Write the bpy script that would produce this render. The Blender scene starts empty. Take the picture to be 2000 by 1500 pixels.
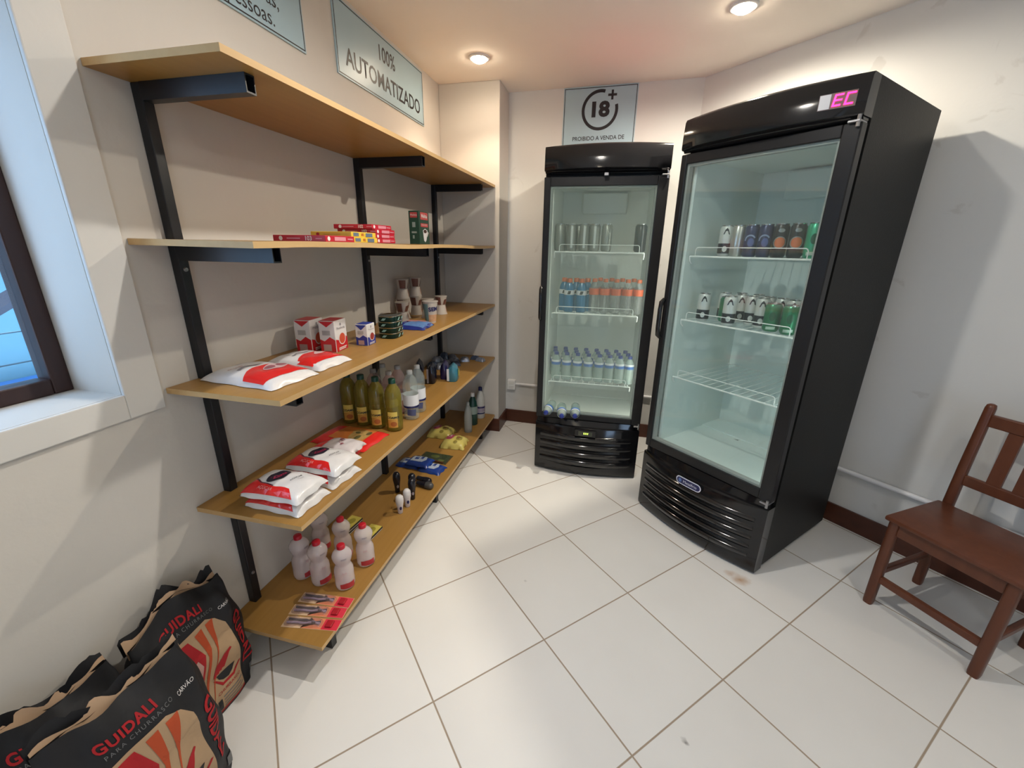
import bpy, bmesh, math, random
from mathutils import Vector, Matrix
random.seed(7)
PI = math.pi
S = bpy.context.scene
COL = S.collection

# ---------------------------------------------------------------- camera
F = Vector((-0.21897541, 0.9243928, -0.31232629))
R = Vector((0.97184969, 0.23514913, 0.01459685))
U = Vector((-0.08693648, 0.30033786, 0.94986274))
cd = bpy.data.cameras.new('camera'); cam = bpy.data.objects.new('camera', cd); COL.objects.link(cam)
cam.matrix_world = Matrix(((R.x, U.x, -F.x, 1.2481), (R.y, U.y, -F.y, 0.0), (R.z, U.z, -F.z, 1.436), (0, 0, 0, 1)))
cd.sensor_width = 36; cd.lens = 813.9 / 2000 * 36; cd.clip_start = 0.02
S.camera = cam
CAM = Vector((1.2481, 0, 1.436))
# ---------------------------------------------------------------- world, view
W = bpy.data.worlds.new('sky'); S.world = W; W.use_nodes = True
bg = W.node_tree.nodes['Background']; bg.inputs[0].default_value = (0.50, 0.70, 1.0, 1); bg.inputs[1].default_value = 3.8
S.view_settings.view_transform = 'Standard'; S.view_settings.look = 'None'
S.view_settings.exposure = 0.57; S.view_settings.gamma = 1; S.view_settings.use_curve_mapping = False
H = 2.449
LAMPW = 15.0
LAMPS = [(0.394, 2.68), (1.69, 2.41), (1.04, 1.29), (2.35, 0.92), (0.9, -0.35), (2.3, -0.6), (1.4, -1.9), (3.3, -1.6)]
def area(name, loc, rot, sx, sy, power, col, portal=False):
    l = bpy.data.lights.new(name, 'AREA'); l.shape = 'RECTANGLE'; l.size = sx; l.size_y = sy; l.energy = power; l.color = col
    if portal: l.cycles.is_portal = True
    o = bpy.data.objects.new(name, l); COL.objects.link(o); o.location = loc; o.rotation_euler = rot
    return o
area('window_sky_portal', (-0.3, 0.09, 1.55), (0, -PI/2, 0), 1.0, 1.4, 1, (1, 1, 1), True)
area('doorway_sky_portal', (3.1, -3.06, 1.07), (PI/2, 0, 0), .7, 2.13, 1, (1, 1, 1), True)

# ---------------------------------------------------------------- materials
MATS = {}
def mat(name, rgb, rough=0.5, metal=0.0, var=0.06, scale=14.0, bump=0.0, spec=0.5, emit=None, estr=0.0, coat=0.0):
    if name in MATS: return MATS[name]
    m = bpy.data.materials.new(name); m.use_nodes = True; nt = m.node_tree; n = nt.nodes; b = n['Principled BSDF']
    tc = n.new('ShaderNodeTexCoord'); nz = n.new('ShaderNodeTexNoise'); nz.inputs['Scale'].default_value = scale; nz.inputs['Detail'].default_value = 4
    nt.links.new(tc.outputs['Object'], nz.inputs['Vector'])
    mx = n.new('ShaderNodeMix'); mx.data_type = 'RGBA'
    mx.inputs[6].default_value = (*[c*(1-var) for c in rgb], 1); mx.inputs[7].default_value = (*[min(1, c*(1+var)) for c in rgb], 1)
    nt.links.new(nz.outputs[0], mx.inputs[0]); nt.links.new(mx.outputs[2], b.inputs['Base Color'])
    b.inputs['Roughness'].default_value = rough; b.inputs['Metallic'].default_value = metal
    b.inputs['Specular IOR Level'].default_value = spec
    if coat: b.inputs['Coat Weight'].default_value = coat; b.inputs['Coat Roughness'].default_value = 0.06
    if bump:
        bp = n.new('ShaderNodeBump'); bp.inputs['Strength'].default_value = bump; bp.inputs['Distance'].default_value = 0.004
        nt.links.new(nz.outputs[0], bp.inputs['Height']); nt.links.new(bp.outputs[0], b.inputs['Normal'])
    if emit: b.inputs['Emission Color'].default_value = (*emit, 1); b.inputs['Emission Strength'].default_value = estr
    MATS[name] = m; return m
def clear(name, tint, dens=0.25, rough=0.08, refl=1.0, body=None):
    """clear plastic / glass: tinted see-through mixed with a body colour and a fresnel gloss"""
    if name in MATS: return MATS[name]
    m = bpy.data.materials.new(name); m.use_nodes = True; nt = m.node_tree; n = nt.nodes; n.clear()
    out = n.new('ShaderNodeOutputMaterial'); tr = n.new('ShaderNodeBsdfTransparent'); tr.inputs[0].default_value = (*tint, 1)
    df = n.new('ShaderNodeBsdfDiffuse'); df.inputs[0].default_value = (*(body or tint), 1)
    gl = n.new('ShaderNodeBsdfGlossy'); gl.inputs['Roughness'].default_value = rough
    a = n.new('ShaderNodeMixShader'); a.inputs[0].default_value = dens
    nt.links.new(tr.outputs[0], a.inputs[1]); nt.links.new(df.outputs[0], a.inputs[2])
    fr = n.new('ShaderNodeLayerWeight'); fr.inputs[0].default_value = .5
    pw = n.new('ShaderNodeMath'); pw.operation = 'POWER'; pw.inputs[1].default_value = 5; nt.links.new(fr.outputs['Facing'], pw.inputs[0])
    mu = n.new('ShaderNodeMath'); mu.operation = 'MULTIPLY_ADD'; mu.inputs[1].default_value = .9*min(1, refl); mu.inputs[2].default_value = .04*refl; nt.links.new(pw.outputs[0], mu.inputs[0])
    c = n.new('ShaderNodeMixShader'); nt.links.new(mu.outputs[0], c.inputs[0]); nt.links.new(a.outputs[0], c.inputs[1]); nt.links.new(gl.outputs[0], c.inputs[2])
    nt.links.new(c.outputs[0], out.inputs[0]); MATS[name] = m; return m

def wall_mat(name, rgb, bump=0.25, stains=False):
    m = mat(name, rgb, 0.85, var=0.035, scale=2.2, spec=0.15); nt = m.node_tree; n = nt.nodes; b = n['Principled BSDF']
    tc = n.new('ShaderNodeTexCoord'); nz = n.new('ShaderNodeTexNoise'); nz.inputs['Scale'].default_value = 9; nz.inputs['Detail'].default_value = 6
    nt.links.new(tc.outputs['Object'], nz.inputs['Vector'])
    bp = n.new('ShaderNodeBump'); bp.inputs['Strength'].default_value = bump; bp.inputs['Distance'].default_value = 0.012
    nt.links.new(nz.outputs[0], bp.inputs['Height']); nt.links.new(bp.outputs[0], b.inputs['Normal'])
    if stains:   # hairline scuffs of old plaster
        vo = n.new('ShaderNodeTexNoise'); vo.inputs['Scale'].default_value = 5.5; vo.inputs['Detail'].default_value = 8; vo.inputs['Distortion'].default_value = 1.2
        nt.links.new(tc.outputs['Object'], vo.inputs['Vector'])
        rp = n.new('ShaderNodeValToRGB'); e = rp.color_ramp.elements; e[0].position = 0.655; e[0].color = (0, 0, 0, 1); e[1].position = 0.70; e[1].color = (1, 1, 1, 1)
        nt.links.new(vo.outputs[0], rp.inputs[0])
        mu = n.new('ShaderNodeMath'); mu.operation = 'MULTIPLY'; mu.inputs[1].default_value = 0.22; nt.links.new(rp.outputs[0], mu.inputs[0])
        mx = n.new('ShaderNodeMix'); mx.data_type = 'RGBA'; mx.inputs[7].default_value = (rgb[0]*.55, rgb[1]*.5, rgb[2]*.45, 1)
        src = b.inputs['Base Color'].links[0].from_socket
        nt.links.new(mu.outputs[0], mx.inputs[0]); nt.links.new(src, mx.inputs[6]); nt.links.new(mx.outputs[2], b.inputs['Base Color'])
    return m

def floor_mat():
    m = bpy.data.materials.new('ceramic_tiles'); m.use_nodes = True; nt = m.node_tree; n = nt.nodes; L = nt.links; b = n['Principled BSDF']
    tc = n.new('ShaderNodeTexCoord')
    def math_(op, a, bb=None, c=None):
        k = n.new('ShaderNodeMath'); k.operation = op
        for i, v in enumerate((a, bb, c)):
            if v is None: continue
            if isinstance(v, (int, float)): k.inputs[i].default_value = v
            else: L.new(v, k.inputs[i])
        return k.outputs[0]
    sx = n.new('ShaderNodeSeparateXYZ'); L.new(tc.outputs['Object'], sx.inputs[0]); X, Y = sx.outputs[0], sx.outputs[1]
    gx, gy, T, s = 0.4654, 2.4915, 0.4503, 2**-.5
    x = math_('SUBTRACT', X, gx); y = math_('SUBTRACT', Y, gy)
    u = math_('MULTIPLY', math_('SUBTRACT', x, y), s/T); v = math_('MULTIPLY', math_('ADD', x, y), s/T)
    def edge(q):
        f = math_('FRACT', math_('ADD', q, 50.0)); return math_('MINIMUM', f, math_('SUBTRACT', 1.0, f))
    d = math_('MINIMUM', edge(u), edge(v))
    rp = n.new('ShaderNodeValToRGB'); e = rp.color_ramp.elements; e[0].position = 0.0045; e[0].color = (1, 1, 1, 1); e[1].position = 0.0070; e[1].color = (0, 0, 0, 1)
    L.new(d, rp.inputs[0]); g = rp.outputs[0]
    cell = n.new('ShaderNodeCombineXYZ'); L.new(math_('FLOOR', u), cell.inputs[0]); L.new(math_('FLOOR', v), cell.inputs[1])
    wn = n.new('ShaderNodeTexWhiteNoise'); L.new(cell.outputs[0], wn.inputs['Vector'])
    nz = n.new('ShaderNodeTexNoise'); nz.inputs['Scale'].default_value = 3.0; nz.inputs['Detail'].default_value = 5; L.new(tc.outputs['Object'], nz.inputs['Vector'])
    m1 = n.new('ShaderNodeMix'); m1.data_type = 'RGBA'; m1.inputs[6].default_value = (.76, .745, .715, 1); m1.inputs[7].default_value = (.84, .835, .81, 1); L.new(nz.outputs[0], m1.inputs[0])
    m2 = n.new('ShaderNodeMix'); m2.data_type = 'RGBA'; m2.blend_type = 'MULTIPLY'; L.new(m1.outputs[2], m2.inputs[6]); m2.inputs[0].default_value = 0.10; L.new(wn.outputs['Value'], m2.inputs[7])
    # rust stain beside the big cooler and a few dark specks
    def spot(cx, cy, r0, r1, strength):
        dx = math_('SUBTRACT', X, cx); dy = math_('SUBTRACT', Y, cy)
        dd = math_('SQRT', math_('ADD', math_('MULTIPLY', dx, dx), math_('MULTIPLY', dy, dy)))
        dd = math_('ADD', dd, math_('MULTIPLY', math_('SUBTRACT', n2.outputs[0], 0.5), 0.05))
        mr = n.new('ShaderNodeMapRange'); mr.inputs['From Min'].default_value = r0; mr.inputs['From Max'].default_value = r1; mr.inputs['To Min'].default_value = strength; mr.inputs['To Max'].default_value = 0
        L.new(dd, mr.inputs[0]); return mr.outputs[0]
    n2 = n.new('ShaderNodeTexNoise'); n2.inputs['Scale'].default_value = 22; L.new(tc.outputs['Object'], n2.inputs['Vector'])
    st = math_('MAXIMUM', spot(1.925, 1.745, 0.0, 0.045, 0.8), spot(1.89, 1.775, 0.0, 0.03, 0.5))
    m4 = n.new('ShaderNodeMix'); m4.data_type = 'RGBA'; m4.inputs[7].default_value = (.40, .20, .06, 1); L.new(st, m4.inputs[0]); L.new(m2.outputs[2], m4.inputs[6])
    sp = math_('MAXIMUM', spot(1.58, 0.975, 0.0, 0.012, 0.9), spot(0.97, 1.49, 0.0, 0.01, 0.3))
    m5 = n.new('ShaderNodeMix'); m5.data_type = 'RGBA'; m5.inputs[7].default_value = (.08, .07, .06, 1); L.new(sp, m5.inputs[0]); L.new(m4.outputs[2], m5.inputs[6])
    m3 = n.new('ShaderNodeMix'); m3.data_type = 'RGBA'; m3.inputs[7].default_value = (.34, .27, .20, 1); L.new(g, m3.inputs[0]); L.new(m5.outputs[2], m3.inputs[6])
    L.new(m3.outputs[2], b.inputs['Base Color'])
    mr = n.new('ShaderNodeMapRange'); mr.inputs['To Min'].default_value = 0.34; mr.inputs['To Max'].default_value = 0.8; L.new(g, mr.inputs[0]); L.new(mr.outputs[0], b.inputs['Roughness'])
    b.inputs['Specular IOR Level'].default_value = 0.35
    bp = n.new('ShaderNodeBump'); bp.inputs['Strength'].default_value = 0.35; bp.inputs['Distance'].default_value = 0.003
    L.new(math_('SUBTRACT', 1.0, g), bp.inputs['Height']); L.new(bp.outputs[0], b.inputs['Normal'])
    return m
def wood_mat(name, c1, c2, axis=1, rough=0.4, stretch=14.0, scale=2.0, coat=0.0):
    m = bpy.data.materials.new(name); m.use_nodes = True; nt = m.node_tree; n = nt.nodes; L = nt.links; b = n['Principled BSDF']
    tc = n.new('ShaderNodeTexCoord'); mp = n.new('ShaderNodeMapping'); L.new(tc.outputs['Object'], mp.inputs[0])
    sc = [stretch]*3; sc[axis] = 1.0; mp.inputs['Scale'].default_value = sc
    nz = n.new('ShaderNodeTexNoise'); nz.inputs['Scale'].default_value = scale; nz.inputs['Detail'].default_value = 6; nz.inputs['Distortion'].default_value = 0.6
    L.new(mp.outputs[0], nz.inputs['Vector'])
    mx = n.new('ShaderNodeMix'); mx.data_type = 'RGBA'; mx.inputs[6].default_value = (*c1, 1); mx.inputs[7].default_value = (*c2, 1)
    L.new(nz.outputs[0], mx.inputs[0]); L.new(mx.outputs[2], b.inputs['Base Color']); b.inputs['Roughness'].default_value = rough
    b.inputs['Specular IOR Level'].default_value = 0.35
    if coat: b.inputs['Coat Weight'].default_value = coat
    MATS[name] = m; return m

M_WALL = wall_mat('painted_plaster', (.62, .585, .53))
M_WALLB = wall_mat('scuffed_plaster', (.67, .665, .64), stains=True)
M_TRIM = wall_mat('window_surround_plaster', (.66, .64, .60))
M_CEIL = wall_mat('ceiling_paint', (.94, .87, .78), bump=0.12)
M_FLOOR = floor_mat()
M_BASE = wood_mat('dark_skirting_wood', (.055, .018, .010), (.11, .035, .018), axis=0, rough=0.35)
M_BOARD = wood_mat('oak_laminate', (.30, .155, .036), (.40, .22, .060), axis=1, rough=0.38, stretch=22)
M_EDGE = wood_mat('oak_edge_band', (.50, .31, .13), (.62, .41, .19), axis=1, rough=0.45)
M_STEEL = mat('black_painted_steel', (.006, .007, .010), 0.38, var=.2)
M_BOLT = mat('bolt_steel', (.35, .35, .36), .35, .9)
M_CHAIR = wood_mat('mahogany_stained_wood', (.085, .026, .013), (.15, .050, .024), axis=2, rough=0.33, stretch=10, scale=3)
M_WINF = wood_mat('dark_window_wood', (.035, .018, .016), (.06, .03, .025), axis=2, rough=.4)
M_GLOSSB = mat('gloss_black_plastic', (.008, .008, .009), 0.10, var=.1)
M_SATB = mat('satin_black_frame', (.013, .013, .014), 0.35, var=.1, spec=.3)
M_SIDE = mat('textured_black_steel', (.009, .009, .0085), 0.5, var=.1, scale=200, bump=.15, spec=.22)
M_GROOVE = mat('dark_recess', (.003, .003, .003), .6)
M_LINER = mat('white_cabinet_liner', (.74, .82, .80), .5, var=.03)
M_LINERW = mat('pale_cabinet_liner', (.86, .88, .84), .5, var=.03)
M_WIRE = mat('white_coated_wire', (.86, .88, .86), .35)
M_GASK = mat('grey_door_gasket', (.33, .34, .33), .6)
M_GLASS = clear('cooler_glass', (.95, .985, .975), 0.03, 0.02, 1.0, (.6, .75, .7))
M_GLASS2 = clear('greenish_cooler_glass', (.95, .985, .965), 0.05, 0.02, 1.6, (.6, .8, .68))
M_WGLASS = clear('window_glass', (.93, .97, 1.0), 0.02, 0.02, .8)
M_WHITE = mat('white_plastic', (.80, .80, .78), .4)
M_WPVC = mat('white_conduit', (.78, .78, .80), .35)
M_SIGN = mat('pale_blue_sign_vinyl', (.38, .53, .60), .35, var=.02)
M_INK = mat('black_ink', (.012, .010, .014), .45)
M_RED = mat('red_print', (.75, .02, .02), .35)
M_DRED = mat('dark_red_print', (.42, .012, .022), .4)
M_CHROME = mat('bright_metal', (.6, .6, .6), .25, 1.0)

# ---------------------------------------------------------------- mesh helpers
class MB:
    def __init__(s): s.bm = bmesh.new()
    def box(s, c, d, rot=None, bevel=0.0, mi=0):
        r = bmesh.ops.create_cube(s.bm, size=1.0); vs = r['verts']
        M = Matrix.Translation(Vector(c)) @ (rot.to_4x4() if rot else Matrix.Identity(4)) @ Matrix.Diagonal((*d, 1))
        bmesh.ops.transform(s.bm, matrix=M, verts=vs)
        fs = set(f for v in vs for f in v.link_faces)
        for f in fs: f.material_index = mi
        if bevel:
            es = list(set(e for v in vs for e in v.link_edges))
            bmesh.ops.bevel(s.bm, geom=es, offset=bevel, segments=2, affect='EDGES', profile=.5)
        return s
    def b2(s, lo, hi, bevel=0.0, mi=0):
        return s.box([(a+b)/2 for a, b in zip(lo, hi)], [abs(b-a) for a, b in zip(lo, hi)], None, bevel, mi)
    def tube(s, pts, r, seg=8, mi=0, caps=True, r2=None):
        pts = [Vector(p) for p in pts]; rings = []
        n = len(pts); up = None
        for i, p in enumerate(pts):
            t = (pts[min(i+1, n-1)] - pts[max(i-1, 0)]).normalized()
            if up is None: up = Vector((0, 0, 1)) if abs(t.z) < .9 else Vector((1, 0, 0))
            a = t.cross(up).normalized(); b_ = a.cross(t).normalized(); up = b_
            rr = r if r2 is None else r + (r2-r)*i/(n-1)
            rings.append([s.bm.verts.new(p + a*math.cos(2*PI*k/seg)*rr + b_*math.sin(2*PI*k/seg)*rr) for k in range(seg)])
        for i in range(n-1):
            for k in range(seg):
                f = s.bm.faces.new((rings[i][k], rings[i][(k+1) % seg], rings[i+1][(k+1) % seg], rings[i+1][k])); f.material_index = mi
        if caps:
            s.bm.faces.new(list(reversed(rings[0]))).material_index = mi; s.bm.faces.new(rings[-1]).material_index = mi
        return s
    def lathe(s, prof, seg=20, sx=1.0, sy=1.0, mi=0, c=(0, 0, 0)):
        rings = []
        for r, z in prof:
            if r < 1e-5: rings.append([s.bm.verts.new((c[0], c[1], c[2]+z))])
            else: rings.append([s.bm.verts.new((c[0]+r*sx*math.cos(2*PI*k/seg), c[1]+r*sy*math.sin(2*PI*k/seg), c[2]+z)) for k in range(seg)])
        for A, B in zip(rings, rings[1:]):
            for k in range(seg):
                k2 = (k+1) % seg
                if len(A) == 1 and len(B) == 1: continue
                if len(A) == 1: f = s.bm.faces.new((A[0], B[k2], B[k]))
                elif len(B) == 1: f = s.bm.faces.new((A[k], A[k2], B[0]))
                else: f = s.bm.faces.new((A[k], A[k2], B[k2], B[k]))
                f.material_index = mi
        return s
    def loft(s, rings, mi=0, closed=True, caps=True):
        R_ = [[s.bm.verts.new(p) for p in r] for r in rings]; n = len(R_[0])
        for A, B in zip(R_, R_[1:]):
            for k in range(n if closed else n-1):
                s.bm.faces.new((A[k], A[(k+1) % n], B[(k+1) % n], B[k])).material_index = mi
        if caps: s.bm.faces.new(list(reversed(R_[0]))).material_index = mi; s.bm.faces.new(R_[-1]).material_index = mi
        return s
    def build(s, name, mats, parent=None, smooth=False, loc=None, rz=None):
        bmesh.ops.recalc_face_normals(s.bm, faces=s.bm.faces[:])
        me = bpy.data.meshes.new(name); s.bm.to_mesh(me); s.bm.free()
        if not isinstance(mats, (list, tuple)): mats = [mats]
        for m in mats: me.materials.append(m)
        if smooth:
            for p in me.polygons: p.use_smooth = True
            me.set_sharp_from_angle(angle=math.radians(smooth if smooth > 1 else 40))
        o = bpy.data.objects.new(name, me); COL.objects.link(o)
        if parent: o.parent = parent
        if loc: o.location = loc
        if rz: o.rotation_euler = (0, 0, rz)
        return o
def tag(o, label, cat, group=None, kind=None):
    if label: o['label'] = label
    if cat: o['category'] = cat
    if group: o['group'] = group
    if kind: o['kind'] = kind
    return o
def struct(o): o['kind'] = 'structure'; return o
def thing(name, label, cat, loc=(0, 0, 0), rz=0, group=None):
    o = bpy.data.objects.new(name, None); COL.objects.link(o); o.location = loc; o.rotation_euler = (0, 0, rz); o.empty_display_size = .05
    return tag(o, label, cat, group)
def dup(root, loc, rz=0, label=None, group=None, rot=None):
    c = root.copy(); COL.objects.link(c); c.location = loc; c.rotation_euler = rot if rot else (0, 0, rz)
    if label: c['label'] = label
    if group: c['group'] = group
    for ch in list(root.children):
        d = ch.copy(); COL.objects.link(d); d.parent = c
        for g in list(ch.children):
            e = g.copy(); COL.objects.link(e); e.parent = d
    return c
def face_cam(x, y): return math.atan2(CAM.x-x, y-CAM.y)
# flat artwork (polygons or text, in x/y) wrapped onto a surface by a mapping function
def wrap(bm, fn, maxlen):
    bmesh.ops.triangulate(bm, faces=bm.faces[:])
    for _ in range(6):
        es = [e for e in bm.edges if e.calc_length() > maxlen]
        if not es: break
        bmesh.ops.subdivide_edges(bm, edges=es, cuts=1); bmesh.ops.triangulate(bm, faces=[f for f in bm.faces if len(f.verts) > 3])
    for v in bm.verts: v.co = Vector(fn(v.co.x, v.co.y))
def finish(bm, name, m, parent, label=None):
    me = bpy.data.meshes.new(name); bm.to_mesh(me); bm.free(); me.materials.append(m)
    o = bpy.data.objects.new(name, me); COL.objects.link(o); o.parent = parent
    if label: o['label'] = label
    return o
def decal(name, polys, fn, m, parent, maxlen=.03):
    bm = bmesh.new()
    for p in polys:
        try: bm.faces.new([bm.verts.new((x, y, 0)) for x, y in p])
        except ValueError: pass
    wrap(bm, fn, maxlen); return finish(bm, name, m, parent)
def text(name, s, size, fn, m, parent, align='CENTER', xs=1.0, rot=0.0, at=(0, 0), maxlen=1.0, weight=0.0, space=1.0):
    cu = bpy.data.curves.new('txt', 'FONT'); cu.body = s; cu.size = size; cu.align_x = align; cu.align_y = 'CENTER'; cu.resolution_u = 3; cu.offset = weight
    cu.space_character = space; cu.space_line = .95
    t = bpy.data.objects.new('txt', cu); COL.objects.link(t); bpy.context.view_layer.update()
    me = bpy.data.meshes.new_from_object(t.evaluated_get(bpy.context.evaluated_depsgraph_get())); bpy.data.objects.remove(t); bpy.data.curves.remove(cu)
    bm = bmesh.new(); bm.from_mesh(me); bpy.data.meshes.remove(me)
    bmesh.ops.transform(bm, matrix=Matrix.Translation((*at, 0)) @ Matrix.Rotation(rot, 4, 'Z') @ Matrix.Diagonal((xs, 1, 1, 1)), verts=bm.verts[:])
    wrap(bm, fn, maxlen); return finish(bm, name, m, parent)
def ellipse(cx, cy, rx, ry, n=24, rot=0, a0=0, a1=2*PI):
    c, s_ = math.cos(rot), math.sin(rot); P = []
    for i in range(n):
        a = a0+(a1-a0)*i/n; x, y = rx*math.cos(a), ry*math.sin(a); P.append((cx+c*x-s_*y, cy+s_*x+c*y))
    return P
def ring_poly(cx, cy, r0, r1, a0, a1, n=40):
    return [[(cx+r*math.cos(a), cy+r*math.sin(a)) for r, a in ((r0, A), (r1, A), (r1, B), (r0, B))] for A, B in [(a0+(a1-a0)*i/n, a0+(a1-a0)*(i+1)/n) for i in range(n)]]
def cyl(r, z0=0.0, off=0.0006): return lambda x, y: ((r+off)*math.sin(x/r), -(r+off)*math.cos(x/r), z0+y)
ORD = ['first', 'second', 'third', 'fourth', 'fifth', 'sixth', 'seventh', 'eighth', 'ninth', 'tenth', 'eleventh', 'twelfth']

# ================================================================ ROOM
PW = (0.423, 3.022)            # corner pillar
BW0, BW1 = (0.423, 3.261), (1.682, 3.224)
RW0 = BW1; RW1 = (4.90, 0.006)
WY0, WY1, WZ0, WZ1 = -0.60, 0.770, 1.048, 2.02
poly = [(-.25, -3.1), (5.1, -3.1), (5.1, .1), (1.75, 3.45), (-.25, 3.45)]
for nm, z0, z1, m in (('floor', -.08, 0, M_FLOOR), ('ceiling', H, H+.1, M_CEIL)):
    struct(MB().loft([[(x, y, z0) for x, y in poly], [(x, y, z1) for x, y in poly]]).build(nm, m))
w = MB()
w.b2((-.25, -3.0, 0), (0, WY0, H)); w.b2((-.25, WY1, 0), (0, 3.42, H)); w.b2((-.25, WY0, 0), (0, WY1, WZ0)); w.b2((-.25, WY0, WZ1), (0, WY1, H))
struct(w.build('wall_left', M_WALL))
struct(MB().b2((0, PW[1], 0), (PW[0], 3.42, H), bevel=.004).build('wall_pillar', M_WALL))
def quadwall(name, a, b, out, m, t=.12, z0=0, z1=H):
    a, b = Vector(a), Vector(b); o = Vector(out).normalized()*t
    P = [a, b, b+o, a+o]
    return struct(MB().loft([[(p.x, p.y, z0) for p in P], [(p.x, p.y, z1) for p in P]]).build(name, m))
quadwall('wall_back', (.40, BW0[1]+.0007), BW1, (0.03, 1), M_WALLB)
quadwall('wall_right', RW0, RW1, (1, 1), M_WALLB)
quadwall('wall_far_right', (4.90, .006), (4.90, -3.0), (1, 0), M_WALL)
w = MB(); w.b2((0, -3.12, 0), (2.75, -3.0, H)); w.b2((3.45, -3.12, 0), (4.95, -3.0, H)); w.b2((2.75, -3.12, 2.13), (3.45, -3.0, H))
struct(w.build('wall_rear', M_WALL))
# open street door behind the viewer
fr = MB(); fr.b2((2.69, -3.0, 0), (2.75, -2.97, 2.19)); fr.b2((3.45, -3.0, 0), (3.51, -2.97, 2.19)); fr.b2((2.75, -3.0, 2.13), (3.45, -2.97, 2.19))
struct(fr.build('trim_2', M_BASE))
# plaster surround of the window, standing 12 mm proud of the wall
w = MB(); a, t = .095, .012
w.b2((0, WY1, WZ0-.068), (t, WY1+a, WZ1+a), bevel=.003); w.b2((0, WY0-a, WZ0-.068), (t, WY0, WZ1+a), bevel=.003)
w.b2((0, WY0, WZ0-.068), (t, WY1, WZ0), bevel=.003); w.b2((0, WY0, WZ1), (t, WY1, WZ1+a), bevel=.003)
struct(w.build('trim_1', M_TRIM))
w = MB(); x0, x1, fw = -.215, -.165, .042
w.b2((x0, WY1-fw, WZ0), (x1, WY1, WZ1), bevel=.004); w.b2((x0, WY0, WZ0), (x1, WY0+fw, WZ1), bevel=.004)
w.b2((x0, WY0+fw, WZ0), (x1, WY1-fw, WZ0+fw), bevel=.004); w.b2((x0, WY0+fw, WZ1-fw), (x1, WY1-fw, WZ1), bevel=.004); w.b2((x0+.008, .07, WZ0+fw), (x1-.008, .11, WZ1-fw), bevel=.003)
win = struct(w.build('window_1', M_WINF))
MB().b2((-.193, WY0+fw, WZ0+fw), (-.188, WY1-fw, WZ1-fw)).build('pane', M_WGLASS, win)
# skirting boards
def skirt(name, a, b, inward, h=.107, t=.012):
    a, b = Vector(a), Vector(b); o = Vector(inward).normalized()*t; P = [a, b, b+o, a+o]
    struct(MB().loft([[(p.x, p.y, 0) for p in P], [(p.x, p.y, h) for p in P]]).build(name, M_BASE))
skirt('baseboard_back', BW0, BW1, (-.03, -1)); skirt('baseboard_right', RW0, RW1, (-1, -1))
skirt('baseboard_pillar', (PW[0], PW[1]), (PW[0], BW0[1]), (1, 0)); skirt('baseboard_pillar_front', (0.0, PW[1]), (PW[0]+.012, PW[1]), (0, -1))
# electrical conduit and outlet
o = thing('electrical_outlet', 'small white surface outlet box at the end of the back wall pipe', 'outlet', (.478, 3.259, .338))
MB().b2((-.034, -.035, -.042), (.034, 0, .042), bevel=.004).build('outlet_box', M_WHITE, o)
w = MB(); [w.b2((-.024, -.038, z-.013), (.024, -.034, z+.013), bevel=.001) for z in (-.018, .018)]; w.build('socket_plate', mat('ivory_plastic', (.7, .7, .66), .4), o)
tag(MB().tube([(.512, 3.243, .345), (1.60, 3.211, .345)], .011, 10).build('conduit_pipe', M_WPVC, smooth=True), 'white conduit pipe running low along the back wall from the outlet', 'pipe')
s2 = 2**-.5
d = Vector((s2, -s2, 0)); p0 = Vector((1.70, 3.185, .322))
tag(MB().tube([p0, p0+d*4.4], .012, 10).build('conduit_pipe', M_WPVC, smooth=True), 'white conduit pipe running low along the right wall behind the chair', 'pipe')
# ceiling lamps
M_BULB = mat('lit_bulb', (1, 1, 1), .5, emit=(1.0, .86, .66), estr=60)
M_LAMPB = mat('lamp_socket', (.75, .73, .70), .5)
LAB = ['lit ceiling lamp nearer the pillar and shelves', 'lit ceiling lamp above the coolers, cut by top edge of photo', 'lit ceiling lamp over the middle of the floor', 'lit ceiling lamp over the wooden chair', 'lit ceiling lamp near the window behind the viewer', 'lit ceiling lamp behind the viewer toward the right wall', 'lit ceiling lamp close to the rear wall', 'lit ceiling lamp beside the street door']
for i, (x, y) in enumerate(LAMPS):
    t = thing('ceiling_lamp', LAB[i], 'lamp', (x, y, H), 0, 'ceiling lamps')
    MB().lathe([(.044, 0), (.060, 0), (.060, -.005), (.052, -.010), (.044, -.008), (.044, 0)], 28).build('ring', M_LAMPB, t, smooth=50)
    MB().lathe([(0, -.001), (.0435, -.001), (.0435, -.008), (.036, -.018), (.02, -.026), (0, -.028)], 24).build('lens', M_BULB, t, smooth=50)
    for size, blend, e in ((112, .5, (.80, 1.75, 1.15, .3, .02, .3, .2, .2)[i]), (176, .45, (.20, 2.8, 1.55, .4, .01, .3, .2, .2)[i])):   # beam and wide spill of the same lamp
        l = bpy.data.lights.new('lamp_light', 'SPOT'); l.energy = LAMPW*e; l.spot_size = math.radians(size); l.spot_blend = blend; l.shadow_soft_size = .022
        l.color = ((1.0, .81, .60), (1.0, .91, .76))[i] if i < 2 else (1.0, .965, .91)
        lo = bpy.data.objects.new('lamp_light', l); COL.objects.link(lo); lo.location = (x, y, H-.036)
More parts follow.
